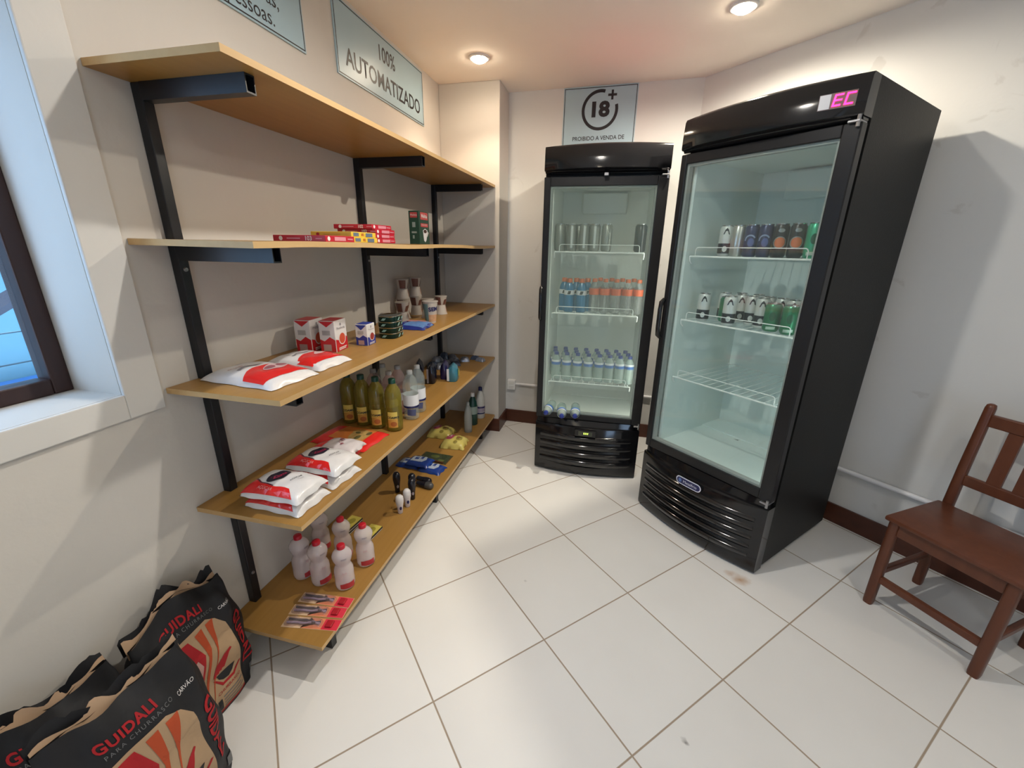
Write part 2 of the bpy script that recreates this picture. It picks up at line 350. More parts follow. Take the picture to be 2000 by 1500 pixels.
# neighbouring facade seen through the window
nb = thing('neighbouring_building', 'pale cyan boarded building with brown sloping rails outside the window', 'building', (-2.3, 1.2, -1))
M_CYAN = mat('cyan_painted_boards', (.13, .30, .36), .6); M_BLUEP = mat('deep_blue_panel', (.03, .15, .38), .5); M_RAIL = mat('brown_rail', (.04, .035, .05), .5)
w = MB()
for k in range(22): w.b2((-.06, -3, k*.19), (0, 4, k*.19+.182), bevel=.004)
w.build('board_cladding', M_CYAN, nb)
w = MB()
for k in range(3): w.tube([(.25, -1.2, .6+k*.62), (.25, 3.2, 3.0+k*.62)], .045, 4)
w.build('sloping_rail', M_RAIL, nb); MB().b2((.02, -.4, 1.0), (.10, .75, 1.62)).build('blue_panel', M_BLUEP, nb)

# ================================================================ SIGNS
def sign(name, label, P, ex, W_, H_, mk):
    """P bottom left corner, ex horizontal direction; front normal = ex x z"""
    ex = Vector(ex).normalized(); nrm = ex.cross(Vector((0, 0, 1)))
    t = thing(name, label, 'sign', P, math.atan2(ex.y, ex.x), None)
    MB().b2((0, -.006, 0), (W_, 0, H_), bevel=.0008).build('panel', M_SIGN, t)
    f = lambda x, y: (x, -.0068, y)
    e, bw = .006, .004
    decal('border', [[(e, e), (W_-e, e), (W_-e, e+bw), (e, e+bw)], [(e, H_-e-bw), (W_-e, H_-e-bw), (W_-e, H_-e), (e, H_-e)], [(e, e+bw), (e+bw, e+bw), (e+bw, H_-e-bw), (e, H_-e-bw)], [(W_-e-bw, e+bw), (W_-e, e+bw), (W_-e, H_-e-bw), (W_-e-bw, H_-e-bw)]], f, M_INK, t, 9)
    mk(t, f); return t
# left wall: x direction of reading is +y (toward the back)
def mk1(t, f):
    text('lettering', '100%', .094, f, M_INK, t, at=(.435, .203), xs=.86, weight=.0012)
    text('lettering', 'AUTOMATIZADO', .103, f, M_INK, t, at=(.440, .082), xs=.91, weight=.0012)
sign('wall_sign', 'pale blue wall sign reading 100% AUTOMATIZADO above the shelves', (0, 1.895, 2.142), (0, 1, 0), .866, .287, mk1)
def mk0(t, f):
    text('lettering', 'Feito por pessoas,', .064, f, M_INK, t, align='RIGHT', at=(.742, .103), xs=.95)
    text('lettering', 'para pessoas.', .064, f, M_INK, t, align='RIGHT', at=(.712, .043), xs=.95)
sign('wall_sign', 'pale blue wall sign ending in pessoas, cut by top edge of photo', (0, .83, 2.136), (0, 1, 0), .866, .287, mk0)
def mk18(t, f):
    cx, cy, W_ = .243, .462, .48
    decal('circle_mark', ring_poly(cx, cy, .100, .119, math.radians(75), math.radians(375)), f, M_INK, t, 9)
    text('lettering', '18', .118, f, M_INK, t, at=(cx-.005, cy), weight=.0055, xs=1.15)
    decal('plus_mark', [[(cx+.048, cy+.076), (cx+.104, cy+.076), (cx+.104, cy+.090), (cx+.048, cy+.090)], [(cx+.069, cy+.055), (cx+.083, cy+.055), (cx+.083, cy+.111), (cx+.069, cy+.111)]], f, M_INK, t, 9)
    text('lettering', 'PROIBIDO A VENDA DE', .035, f, M_INK, t, at=(cx, .297), xs=.93, weight=.0004)
    text('lettering', 'BEBIDAS ALCOÓLICAS', .035, f, M_INK, t, at=(cx, .250), xs=1.0)
    text('lettering', 'PARA MENORES DE 18 ANOS', .027, f, M_INK, t, at=(cx, .213), xs=1.0)
ex = Vector((BW1[0]-BW0[0], BW1[1]-BW0[1], 0)).normalized()
P = Vector((BW0[0], BW0[1], 0)) + ex*.385
sign('wall_sign', 'pale blue 18+ age limit sign on the back wall above the narrow cooler', (P.x, P.y, 1.845), ex, .48, .60, mk18)

# ================================================================ SHELVING
Z = [1.821, 1.427, 1.014, .609, .126]; TH = .016; DEP = .393; Y0, Y1 = .882, 3.018
ST = [z+TH for z in Z]
rack = thing('shelving_rack', 'wall shelving of five oak boards on three black steel posts', 'shelf', (0, Y0, 0))
def zloc(p): return (p[0], p[1]-Y0, p[2])
for k, yp in enumerate((.983, 1.949, 2.832)):
    w = MB(); w.b2((.0005, yp-Y0, 0 if k else 0.0), (.0305, yp-Y0+.03, Z[0]), bevel=.003); post = w.build('post', M_STEEL, rack)
    for z in Z:
        w = MB(); x1 = .352; y = yp-Y0
        for lo, hi in (((.0305, y, z-.004), (x1, y+.03, z-.0003)), ((.0305, y, z-.042), (x1, y+.03, z-.038)), ((.0305, y, z-.038), (x1, y+.003, z-.004)), ((.0305, y+.027, z-.038), (x1, y+.03, z-.004)), ((.0305, y+.003, z-.038), (x1-.02, y+.027, z-.004))):
            w.b2(lo, hi)
        w.build('bracket', M_STEEL, post)
    MB().b2((.312, yp-Y0+.001, 0), (.342, yp-Y0+.029, Z[4]-.0425), bevel=.002).build('foot', M_STEEL, post)
    for z in (1.36, .27): MB().lathe([(0, .004), (.005, .004), (.007, 0), (0, 0)], 10).build('bolt', M_BOLT, post).matrix_local = Matrix.Translation((.0305, yp-Y0+.015, z)) @ Matrix.Rotation(PI/2, 4, 'Y')
for i, z in enumerate(Z):
    w = MB(); N = 40; rings = []
    for j in range(N+1):
        y = (Y1-Y0)*j/N; s_ = .004*math.sin(2*PI*(y-.1)/.96)*(1 if i == 1 else .35)
        s_ = min(0, s_-.002) if i == 1 else 0
        rings.append([(.002, y, z), (DEP, y, z+s_*0.8), (DEP, y, z+TH+s_*0.8), (.002, y, z+TH)])
    w.loft(rings)
    for f in w.bm.faces:
        c = f.calc_center_median(); 
        if abs(c.x-DEP) < 1e-3 or c.y < 1e-4: f.material_index = 1
    w.build('shelf_board', [M_BOARD, M_EDGE], rack)

# ================================================================ COOLERS
def bowpanel(w, x0, x1, rows, yback, n=16, mi=0):
    """curved front: rows of (z, y of the edge, bow depth, arch)"""
    rings = []
    for z, y, b, ar in rows:
        r = []
        for j in range(n+1):
            t = j/n; q = 1-(2*t-1)**2; r.append((x0+(x1-x0)*t, y-b*q, z+ar*q))
        r += [(x1, yback, z), (x0, yback, z)]; rings.append(r)
    w.loft(rings, mi=mi)
def wire_shelf(t, x0, x1, y0, y1, z, rail=.042, nw=13, r=.0022):
    w = MB()
    w.tube([(x0, y0, z), (x1, y0, z)], r*1.9, 8); w.tube([(x0, y1, z), (x1, y1, z)], r*1.5, 6)
    for x in (x0+.012, x1-.012): w.tube([(x, y0, z), (x, y1, z)], r*1.4, 6)
    for k in range(nw):
        x = x0+.03+(x1-x0-.06)*k/(nw-1); w.tube([(x, y0, z+.002), (x, y1, z+.002)], r*.8, 5)
    a = x0+.028; b = x1-.028; c = .010
    w.tube([(a, y0, z), (a, y0, z+rail-c), (a+c*.4, y0, z+rail-c*.3), (a+c, y0, z+rail), (b-c, y0, z+rail), (b-c*.4, y0, z+rail-c*.3), (b, y0, z+rail-c), (b, y0, z)], r, 6)
    for x in (x0, x1): w.tube([(x, y0, z), (x, y0+.004, z-.022), (x, y0+.02, z-.034)], r*1.8, 6)
    w.build('wire_shelf', M_WIRE, t, smooth=True)
def cooler(name, label, loc, rz, W_, D, Ht, hz, dz0, dz1, gx0, gx1, gz0, gz1, shelves, glass, liner, bow, handle_z, nslat, strip=.75, scol=(.85, 1.0, .98), sstr=4.0):
    t = thing(name, label, 'cooler', loc, rz)
    yb = .062; th = .04; fz = gz0-.012     # cabinet box behind the door, hollow inside
    w = MB()
    w.b2((0, yb, .03), (th*.7, D, Ht)); w.b2((W_-th*.7, yb, .03), (W_, D, Ht)); w.b2((th*.7, D-th, .03), (W_-th*.7, D, Ht))
    w.b2((th*.7, yb, hz-.02), (W_-th*.7, D-th, Ht)); w.b2((th*.7, yb, .03), (W_-th*.7, D-th, fz-.02))
    w.build('cabinet', M_SIDE, t)
    il, ir, iz1 = th*.7, W_-th*.7, hz-.02
    w = MB(); q = .004
    w.b2((il, yb+.002, fz-.02), (il+.022, D-th, iz1)); w.b2((ir-.022, yb+.002, fz-.02), (ir, D-th, iz1)); w.b2((il+.022, D-th-.03, fz-.02), (ir-.022, D-th, iz1))
    w.b2((il+.022, yb+.002, fz-.02), (ir-.022, D-th-.03, fz)); w.b2((il+.022, yb+.002, iz1-.02), (ir-.022, D-th-.03, iz1))
    w.b2((il+.022, D-.25, fz), (ir-.022, D-th-.03, fz+.006), bevel=.001)
    w.build('liner', liner, t)
    w = MB(); w.b2((W_*.28, D-th-.075, iz1-.16), (W_*.72, D-th-.03, iz1-.03), bevel=.008); w.build('evaporator_cover', liner, t)
    w = MB(); bowpanel(w, 0, W_, [(hz, .0, bow*.75, 0), (hz+.006, -.004, bow, 0), (hz+.05, -.003, bow, .002), (Ht-.012, .002, bow*.85, .006), (Ht, .010, bow*.7, .006)], yb)
    w.build('header_panel', M_GLOSSB, t, smooth=50)
    w = MB(); bowpanel(w, .004, W_-.004, [(hz-.010, .012, bow*.35, 0), (hz-.0005, .006, bow*.55, 0)], yb-.002); w.build('header_lip', M_GLOSSB, t, smooth=50)
    # door
    w = MB(); y0, y1 = .002, .046
    w.b2((0, y0, dz0), (gx0, y1, dz1), bevel=.004); w.b2((gx1, y0, dz0), (W_, y1, dz1), bevel=.004)
    w.b2((gx0, y0, gz1), (gx1, y1, dz1), bevel=.003); w.b2((gx0, y0, dz0), (gx1, y1, gz0), bevel=.003)
    door = w.build('door', M_SATB, t)
    w = MB(); g = .010
    for lo, hi in (((gx0, .016, gz0), (gx0+g, .044, gz1)), ((gx1-g, .016, gz0), (gx1, .044, gz1)), ((gx0+g, .016, gz0), (gx1-g, .044, gz0+g)), ((gx0+g, .016, gz1-g), (gx1-g, .044, gz1))): w.b2(lo, hi)
    w.build('gasket', M_GASK, door)
    MB().b2((gx0, .008, gz0), (gx1, .014, gz1)).build('glass_pane', glass, door)
    w = MB(); w.tube([(.006, .0, handle_z), (.006, -.020, handle_z+.012), (.006, -.024, handle_z+.05), (.006, -.024, handle_z+.14), (.006, -.020, handle_z+.178), (.006, .0, handle_z+.19)], .011, 10)
    w.build('handle', M_GLOSSB, door, smooth=60)
    # base grille with slats
    w = MB(); bowpanel(w, 0, W_, [(.012, .004, bow*.9, 0), (.03, .0, bow, 0), (.05, .0, bow, 0), (dz0-.052, .0, bow, 0), (dz0-.036, .003, bow*.9, 0)], yb-.0)
    for f in w.bm.faces: pass
    w.build('base_panel', M_GLOSSB, t, smooth=50)
    w = MB(); z0, z1 = .062, dz0-.085; st = (z1-z0)/nslat
    for k in range(nslat):
        zc = z0+st*(k+.5); bowpanel(w, .035, W_-.04, [(zc-st*.47, -.0015, bow*1.0, 0), (zc-st*.40, -.004, bow*1.02, 0), (zc-st*.36, -.0015, bow, 0)], .0, mi=1)
        bowpanel(w, .035, W_-.04, [(zc-st*.34, -.001, bow, 0), (zc-st*.18, -.010, bow*1.04, 0), (zc+st*.22, -.015, bow*1.05, 0), (zc+st*.42, -.008, bow*1.03, 0), (zc+st*.46, -.001, bow, 0)], .0)
    w.build('grille', [M_GLOSSB, M_GROOVE], t, smooth=45)
    w = MB(); bowpanel(w, .01, W_-.01, [(dz0-.036, .012, bow*.6, 0), (dz0-.004, .012, bow*.2, 0)], yb-.004); w.build('upper_trim', M_GLOSSB, t, smooth=50)
    w = MB()
    for z in (dz0-.006, dz1+.002):
        w = MB(); w.b2((W_-.040, -.010, z-.004), (W_-.004, .05, z+.004), bevel=.002); w.tube([(W_-.010, -.004, z-.018), (W_-.010, -.004, z+.018)], .006, 8); w.build('hinge', M_BOLT, t)
    for x in (.05, W_-.05):
        for y in (.11, D-.06): MB().lathe([(0, 0), (.018, 0), (.014, .008), (.008, .031), (0, .031)], 12).build('foot', M_GROOVE, t).location = (x, y, 0)
    x_ = ir-.027; MB().b2((x_-.005, yb+.004, fz+.02), (x_+.005, yb+.014, fz+.02+strip), bevel=.002).build('added_led_strip', mat('added_led_strip_%.2f' % W_, scol, .4, emit=scol, estr=sstr), t)  # added glowing strip, unseen behind the door frame, brightens the interior
    for z in shelves: wire_shelf(t, gx0+.028, gx1-.026, .085, D-.10, z)
    return t
def bowy(W_, bow, x): return -bow*(1-(2*x/W_-1)**2)
a = -.7559
big = cooler('display_cooler', 'large black display cooler with red digits, standing against the right wall', (1.9904-.683*math.cos(a), 1.7897-.683*math.sin(a), 0), a, .683, .7037, 1.986, 1.862, .385, 1.846, .030, .628, .430, 1.806,
             [1.405, 1.095, .790], M_GLASS, M_LINER, .05, 1.005, 5)
sm = cooler('display_cooler', 'narrow black display cooler in the back corner with green lit readout', (.818, 2.520, 0), .02, .662, .66, 1.955, 1.835, .378, 1.806, .036, .606, .412, 1.760,
            [1.413, 1.048, .600], M_GLASS2, M_LINERW, .05, 1.02, 4, strip=1.2, scol=(1.0, 1.0, .93), sstr=6.0)
sm.children  # noqa
# big cooler: digital readout, badge
WB, BB = .683, .05
def onbow(W_, bow, off=.005, ybase=-.003): return lambda x, y: (x, ybase-bow*(1-(2*x/W_-1)**2)-off, y)
fb_ = onbow(WB, BB, .002)
M_LED = mat('red_led_digits', (1, .02, .10), .4, emit=(1.0, .01, .10), estr=5.0)
w_ = decal('display', [[(.553, 1.893), (.655, 1.893), (.655, 1.940), (.553, 1.940)]], onbow(WB, BB, .001), mat('display_window', (.16, .12, .12), .2), big, .02)
decal('button_strip', [[(.555, 1.895), (.586, 1.895), (.586, 1.938), (.555, 1.938)]], fb_, mat('silver_buttons', (.55, .56, .58), .35), big, .02)
def seg7(x, z, w, h, segs, t=.0055):
    q = dict(a=(x, z+h-t, x+w, z+h), d=(x, z, x+w, z+t), g=(x, z+h/2-t/2, x+w, z+h/2+t/2), f=(x, z+h/2, x+t, z+h), e=(x, z, x+t, z+h/2), b=(x+w-t, z+h/2, x+w, z+h), c=(x+w-t, z, x+w, z+h/2))
    sh = .14
    return [[(p+sh*(r-z), r) for p, r in ((q[k][0], q[k][1]), (q[k][2], q[k][1]), (q[k][2], q[k][3]), (q[k][0], q[k][3]))] for k in segs]
decal('digits', seg7(.592, 1.899, .024, .036, 'afged') + seg7(.624, 1.899, .024, .036, 'afed'), onbow(WB, BB, .003), M_LED, big, .02)
M_NAVY = mat('navy_badge', (.012, .015, .09), .3); M_WGLOW = mat('white_badge_print', (.75, .75, .85), .4)
def pill(x0, x1, z0, z1, n=10):
    r = (z1-z0)/2; cz = (z0+z1)/2; P = [(x1-r+r*math.sin(PI*i/n), cz-r*math.cos(PI*i/n)) for i in range(n+1)]
    return P + [(x0+r-r*math.sin(PI*i/n), cz+r*math.cos(PI*i/n)) for i in range(n+1)]
decal('badge', [pill(.262, .402, .303, .345)], onbow(WB, BB, .012), M_WGLOW, big, .02)
decal('badge_field', [pill(.267, .397, .308, .340)], onbow(WB, BB, .0128), M_NAVY, big, .02)
text('lettering', 'Metalfrio', .021, onbow(WB, BB, .0136), M_WGLOW, big, at=(.342, .323))
decal('emblem', [ellipse(.286, .324, .0085, .0105)], onbow(WB, BB, .0136), mat('blue_emblem', (.10, .18, .45), .3), big, .02)
decal('drip_mark', [[(.262, .432), (.276, .436), (.292, .446), (.286, .436), (.290, .428), (.276, .429)]], lambda x, y: (x, y, .4190), mat('dark_residue', (.05, .06, .055), .5), big, 9)
w = MB(); w.b2((.262, -.075, .298), (.395, -.045, .342), bevel=.004); w.build('readout_housing', M_GLOSSB, sm)
M_GLED = mat('green_led_digits', (.5, .7, .1), .4, emit=(.55, .75, .12), estr=1.6)
decal('display', [[(.285, .305), (.372, .305), (.372, .334), (.285, .334)]], lambda x, y: (x, -.0758, y), mat('olive_display', (.05, .055, .035), .25), sm, 9)
decal('digits', seg7(.317, .315, .007, .011, 'afgcd', .002)+seg7(.328, .315, .007, .011, 'abcdef', .002)+seg7(.339, .315, .007, .011, 'abged', .002), lambda x, y: (x, -.0763, y), M_GLED, sm, 9)
MB().b2((.325, -.040, 1.803), (.348, -.0, 1.818), bevel=.002).build('latch', M_BOLT, sm)
M_RGLOW = mat('added_red_glow', (1, .1, .1), .4, emit=(1.0, .03, .05), estr=12.0)  # unseen red lamp, added on the cooler top to tint the ceiling pink
pl = MB().lathe([(0, 0), (.012, 0), (.012, .006), (.008, .013), (0, .016)], 16).build('added_red_lamp', M_RGLOW, sm, smooth=60); pl.location = (.40, .20, 1.955)
l = bpy.data.lights.new('added_red_light', 'POINT'); l.energy = .75; l.color = (1.0, .05, .07); l.shadow_soft_size = .02
lo = bpy.data.objects.new('added_red_light', l); COL.objects.link(lo); lo.parent = sm; lo.location = (.40, .20, 1.995)
def wpt(t, x, y, z):
    c, s_ = math.cos(t.rotation_euler.z), math.sin(t.rotation_euler.z); return (t.location.x+c*x-s_*y, t.location.y+s_*x+c*y, z)

# ================================================================ CANS AND BOTTLES
def can(label, cols, r=.029, h=.135, art=None, group=None):
    t = thing('drink_can', label, 'can', (0, 0, 0), 0, group)
    n = len(cols)
    MB().lathe([(0, .004), (r*.7, .004), (r*.78, 0), (r*.84, .002), (r, .012), (r, h-.014), (r*.82, h-.004)], 20).build('can_body', cols[0], t, smooth=50)
    MB().lathe([(r*.82, h-.004), (r*.84, h), (r*.78, h), (r*.74, h-.005), (0, h-.005)], 20).build('can_lid', M_CHROME, t, smooth=50)
    if n > 1: MB().lathe([(r+.0004, .012), (r+.0004, h*.42)], 20).build('can_band', cols[1], t, smooth=True)
    if art: art(t, r, h)
    return t
M_CW = mat('white_can_paint', (.62, .64, .62), .35, .2); M_CK = mat('black_can_paint', (.012, .014, .022), .3, .2); M_CS = mat('silver_can', (.55, .56, .54), .3, .8)
M_CN = mat('navy_can_paint', (.02, .03, .10), .3, .3); M_CG = mat('green_can_paint', (.02, .20, .09), .3, .4); M_CGL = mat('pale_green_can_paint', (.06, .42, .24), .3, .4); M_OR = mat('orange_print', (.65, .16, .05), .4)
M_CGR = mat('grey_can_paint', (.30, .31, .29), .35, .5)
def art_peak(t, r, h):
    f = cyl(r, 0, .001)
    decal('emblem', [[(-.014, h*.70), (-.007, h*.86), (0, h*.92), (.007, h*.86), (.014, h*.70), (.008, h*.72), (.004, h*.82), (-.004, h*.82), (-.008, h*.72)]], f, M_CK, t, .008)
    decal('emblem', [ellipse(0, h*.24, .010, .013, 16)], f, M_CW, t, .008)
def art_orange(t, r, h):
    f = cyl(r, 0, .001); decal('emblem', [ellipse(0, h*.45, .019, .023, 18)], f, M_OR, t, .008); decal('emblem', ring_poly(0, h*.45, .020, .024, 0, 2*PI, 18), cyl(r, 0, .0014), M_CGR, t, .008)
    decal('emblem', [ellipse(0, h*.80, .012, .008, 12)], f, M_CGR, t, .008)
def art_blue(t, r, h):
    f = cyl(r, 0, .001); decal('emblem', ring_poly(-.004, h*.52, .017, .023, .5, 3.3, 12), f, mat('pale_blue_print', (.25, .32, .50), .4), t, .008); decal('emblem', [ellipse(0, h*.45, .013, .018, 14)], f, mat('blue_print', (.06, .09, .28), .4), t, .008)
def art_green(t, r, h):
    f = cyl(r, 0, .001); decal('emblem', [[(-.018, h*.08), (.018, h*.10), (.018, h*.20), (-.018, h*.18)]], f, mat('pale_print', (.45, .60, .50), .4), t, .008)
    decal('emblem', [ellipse(0, h*.55, .012, .02, 14)], f, mat('dark_green_print', (.01, .09, .04), .4), t, .008)
def art_band(t, r, h): decal('stripe', [[(-.006, h*.12), (.006, h*.12), (.006, h*.9), (-.006, h*.9)]], cyl(r, 0, .001), M_CW, t, .008)
CK = {}
def place_can(kind, t, x, y, z, label, group):
    if kind not in CK:
        CK[kind] = dict(wk=lambda: can('', [M_CW, M_CK], art=art_peak), sv=lambda: can('', [M_CS]), nv=lambda: can('', [M_CN], art=art_blue), ko=lambda: can('', [M_CK], art=art_orange),
            gr=lambda: can('', [M_CG], art=art_green, r=.033, h=.122), gl=lambda: can('', [M_CGL], art=art_green), gy=lambda: can('', [M_CGR], art=art_band, r=.031, h=.155), kk=lambda: can('', [M_CK], r=.034, h=.155), gy2=lambda: can('', [M_CGR], r=.031, h=.155))[kind]()
        o = CK[kind]; new = o
    else: new = dup(CK[kind], (0, 0, 0))
    p = wpt(t, x, y, z); new.location = p; new.rotation_euler = (0, 0, face_cam(p[0], p[1])); new['label'] = label; new['category'] = 'can'; new['group'] = group
    return new
g = 'cans on the top shelf of the large cooler'; zt = 1.405+.0042
L1 = [('wk', .192, 'black and white can, leftmost in front row on large cooler top shelf'), ('sv', .250, 'plain silver can between white and navy cans on large cooler top shelf'),
      ('nv', .310, 'navy blue can beside the silver can on large cooler top shelf'), ('nv', .371, 'navy blue can left of the dark can on large cooler top shelf'),
      ('ko', .432, 'black can with orange round emblem, left one of the pair, large cooler'), ('ko', .497, 'black can with orange round emblem beside the green can, top shelf'), ('gl', .560, 'bright green can at right end of large cooler top shelf')]
for k, x, l in L1: place_can(k, big, x, .145, zt, l, g)
for i, x in enumerate((.208, .272, .336, .400, .466, .530)):
    place_can(('wk', 'nv', 'nv', 'nv', 'ko', 'gl')[i], big, x, .212, zt, '%s can, %s from left in second row on large cooler top shelf' % (('white and black', 'navy', 'navy', 'navy', 'black', 'green')[i], ORD[i]), g)
g = 'cans on the middle shelf of the large cooler'; zt = 1.095+.0042
L2 = [('wk', .143, .130, 'black and white can at left end of large cooler middle shelf'), ('gr', .212, .215, 'green can standing between black and white cans, large cooler middle shelf'), ('wk', .283, .120, 'black and white can standing foremost on large cooler middle shelf'),
      ('wk', .395, .190, 'black and white can behind and left of the green cans, middle shelf'), ('gr', .463, .150, 'green can in front, left of the rightmost green can, middle shelf'), ('gr', .540, .140, 'green can at right end of front row, large cooler middle shelf')]
for k, x, y, l in L2: place_can(k, big, x, y, zt, l, g)
for i, (x, y, k) in enumerate(((.172, .262, 'wk'), (.262, .255, 'wk'), (.325, .235, 'wk'), (.375, .285, 'wk'), (.440, .270, 'wk'), (.500, .245, 'wk'), (.572, .250, 'gr'), (.215, .33, 'wk'), (.30, .33, 'wk'))):
    place_can(k, big, x, y, zt, '%s can, %s from left in back rows of large cooler middle shelf' % ('green' if k == 'gr' else 'white topped', ORD[i]), g)
g = 'cans on the top shelf of the narrow cooler'; zt = 1.413+.0042
for i, (k, x) in enumerate((('gy2', .085), ('gy', .155), ('gy', .230), ('gy', .292), ('gy2', .362))):
    place_can(k, sm, x, .16, zt, 'tall silver grey can, %s from left on narrow cooler top shelf' % ORD[i], g)
place_can('kk', sm, .555, .15, zt, 'black tall can alone at right end of narrow cooler top shelf', g)
for i, x in enumerate((.120, .192, .262)): place_can('gy2', sm, x, .235, zt, 'silver grey can, %s in second row on narrow cooler top shelf' % ORD[i], g)

def bottle(name, prof, m, cap_m, cap, label_m=None, lab=None, seg=20, neck=None, sx=1, sy=1, fill=None):
    """prof: (radius, z); cap: (r, z0, z1); lab: (z0, z1, r)"""
    t = thing(name, '', 'bottle')
    MB().lathe(prof, seg, sx, sy).build('bottle_body', m, t, smooth=60)
    if fill: MB().lathe(fill[1], seg, sx, sy).build('liquid', fill[0], t, smooth=60)
    r, z0, z1 = cap; MB().lathe([(0, z0), (r, z0), (r*1.02, z0+.002), (r*.98, z1-.002), (r*.85, z1), (0, z1)], 16).build('cap', cap_m, t, smooth=50)
    if lab: MB().lathe([(lab[2], lab[0]), (lab[2], lab[1])], seg, sx, sy).build('label_band', label_m, t, smooth=True)
    return t
def put(t, proto_new, loc, label, group=None, cat='bottle', rz=None, rot=None):
    o = proto_new if not proto_new.get('used') else dup(proto_new, (0, 0, 0))
    if not proto_new.get('used'): proto_new['used'] = 1
    o.location = loc; o.rotation_euler = rot if rot else (0, 0, face_cam(loc[0], loc[1]) if rz is None else rz)
    o['label'] = label; o['category'] = cat
    if group: o['group'] = group
    return o
M_PET = clear('clear_pet', (.94, .97, .96), .14, .06, 1.0, (.75, .82, .80)); M_WATER = clear('cloudy_water_pet', (.80, .90, .87), .42, .08, 1.0, (.62, .72, .68))
M_BLUECAP = mat('blue_cap', (.012, .03, .22), .4); M_BLUELAB = mat('blue_label', (.02, .12, .42), .4); M_WLAB = mat('white_label', (.72, .72, .74), .45)
M_ISO = mat('blue_sports_drink', (.005, .16, .34), .12, coat=.5); M_ORC = mat('orange_cap', (.62, .13, .04), .4); M_ORL = mat('orange_label', (.66, .12, .045), .4)
wb = bottle('water_bottle', [(0, 0), (.026, 0), (.030, .006), (.029, .03), (.031, .05), (.029, .07), (.031, .095), (.030, .115), (.026, .140), (.014, .160), (.012, .168), (0, .168)], M_WATER, M_BLUECAP, (.0145, .164, .182), M_WLAB, (.118, .132, .0305))
MB().lathe([(.0312, .100), (.0312, .117), (.0300, .119)], 20).build('label_band', M_BLUELAB, wb, smooth=True)
g = 'water bottles in the narrow cooler'; zt = .600+.0042
xs = [.105, .175, .245, .315, .385, .450, .515, .575]
for i, x in enumerate(xs): put(sm, wb, wpt(sm, x-.006, .150, zt), 'clear water bottle with blue cap, %s from left, front row, narrow cooler' % ORD[i], g)
for i, x in enumerate(xs): put(sm, wb, wpt(sm, x-.022+i*.001, .225, zt), 'clear water bottle with blue cap, %s from left, second row, narrow cooler' % ORD[i], g)
for i, x in enumerate(xs): put(sm, wb, wpt(sm, x-.030, .300, zt), 'clear water bottle with blue cap, %s from left, third row, narrow cooler' % ORD[i], g)
for i, (x, y, z) in enumerate(((.092, .115, .4305), (.158, .085, .4305), (.248, .105, .4305))):
    p = wpt(sm, x, y, z)
    put(sm, wb, p, 'water bottle lying on its side, cap to the front, %s from left at cooler bottom' % ORD[i], 'water bottles lying in the narrow cooler', rot=(PI/2, 0, .02+(-.12, .1, .05)[i]))
sb = bottle('sports_drink_bottle', [(0, 0), (.028, 0), (.032, .006), (.032, .095), (.030, .105), (.031, .135), (.026, .160), (.016, .176), (.014, .184), (0, .184)], M_ISO, M_ORC, (.017, .180, .204), M_WLAB, (.106, .134, .0322))
decal('label_mark', [[(-.012, .110), (.006, .110), (.012, .130), (-.006, .130)]], cyl(.0322, 0, .0006), M_INK, sb, .008)
ob = bottle('soft_drink_bottle', [(0, .004), (.022, 0), (.030, .006), (.031, .03), (.028, .06), (.031, .09), (.032, .125), (.029, .150), (.018, .180), (.013, .192), (0, .192)], clear('smoky_clear_pet', (.86, .88, .88), .25, .06, 1.0, (.5, .5, .5)), M_ORC, (.0155, .188, .208), M_ORL, (.112, .150, .0324))
g = 'bottles on the second shelf of the narrow cooler'; zt = 1.048+.0042
for i, (x, y, l) in enumerate(((.160, .150, 'front left one'), (.236, .150, 'front right one'), (.198, .208, 'seen between the front two'), (.122, .210, 'behind at the left'), (.268, .216, 'behind at the right'))): put(sm, sb, wpt(sm, x, y, zt), 'blue sports drink bottle with orange cap in narrow cooler, ' + l, g)
for i, x in enumerate((.316, .382, .448, .514, .580)): put(sm, ob, wpt(sm, x-.003, .150, zt), 'clear soft drink bottle with orange label and cap, %s from left, narrow cooler' % ORD[i], g)
for i, x in enumerate((.345, .415, .48, .55)): put(sm, ob, wpt(sm, x, .235, zt), 'clear soft drink bottle with orange label, %s in row behind, narrow cooler' % ORD[i], g)

# ================================================================ SHELF GOODS
# --- lowest but one board: cooking oil, clear bottles
M_OIL = clear('soybean_oil', (.62, .54, .10), .38, .05, 1.2, (.34, .29, .05)); M_DGCAP = mat('dark_green_cap', (.005, .05, .03), .35); M_GOLD = mat('gold_orange_label', (.62, .33, .06), .4); M_YEL = mat('yellow_print', (.75, .58, .12), .4)
oil = bottle('oil_bottle', [(0, .003), (.028, 0), (.036, .006), (.037, .03), (.036, .085), (.036, .10), (.037, .140), (.0365, .170), (.033, .190), (.024, .208), (.015, .220), (.0135, .232), (0, .232)], M_OIL, M_DGCAP, (.016, .224, .246))
f = cyl(.0372, 0, .001)
decal('paper_label', [[(-.022, .022), (.022, .022), (.022, .098), (-.022, .098)]], f, M_GOLD, oil, .01)
decal('paper_label', [[(-.022, .060), (.022, .066), (.022, .098), (-.022, .098)]], cyl(.0372, 0, .0014), M_YEL, oil, .01)
text('lettering', 'COAMO', .014, cyl(.0372, 0, .0019), M_INK, oil, at=(.002, .071), weight=.0006, maxlen=.01)
decal('fruit_mark', [ellipse(.004, .040, .014, .012, 14)], cyl(.0372, 0, .0016), mat('brown_orange_print', (.42, .13, .03), .4), oil, .01)
for i, (x, y) in enumerate(((.070, 1.624), (.148, 1.616), (.228, 1.606), (.316, 1.600))):
    put(None, oil, (x, y, ST[3]), 'cooking oil bottle with dark green cap, %s from the wall in the row of four' % ORD[i], 'oil bottles in a row', rz=face_cam(x, y)-.25)
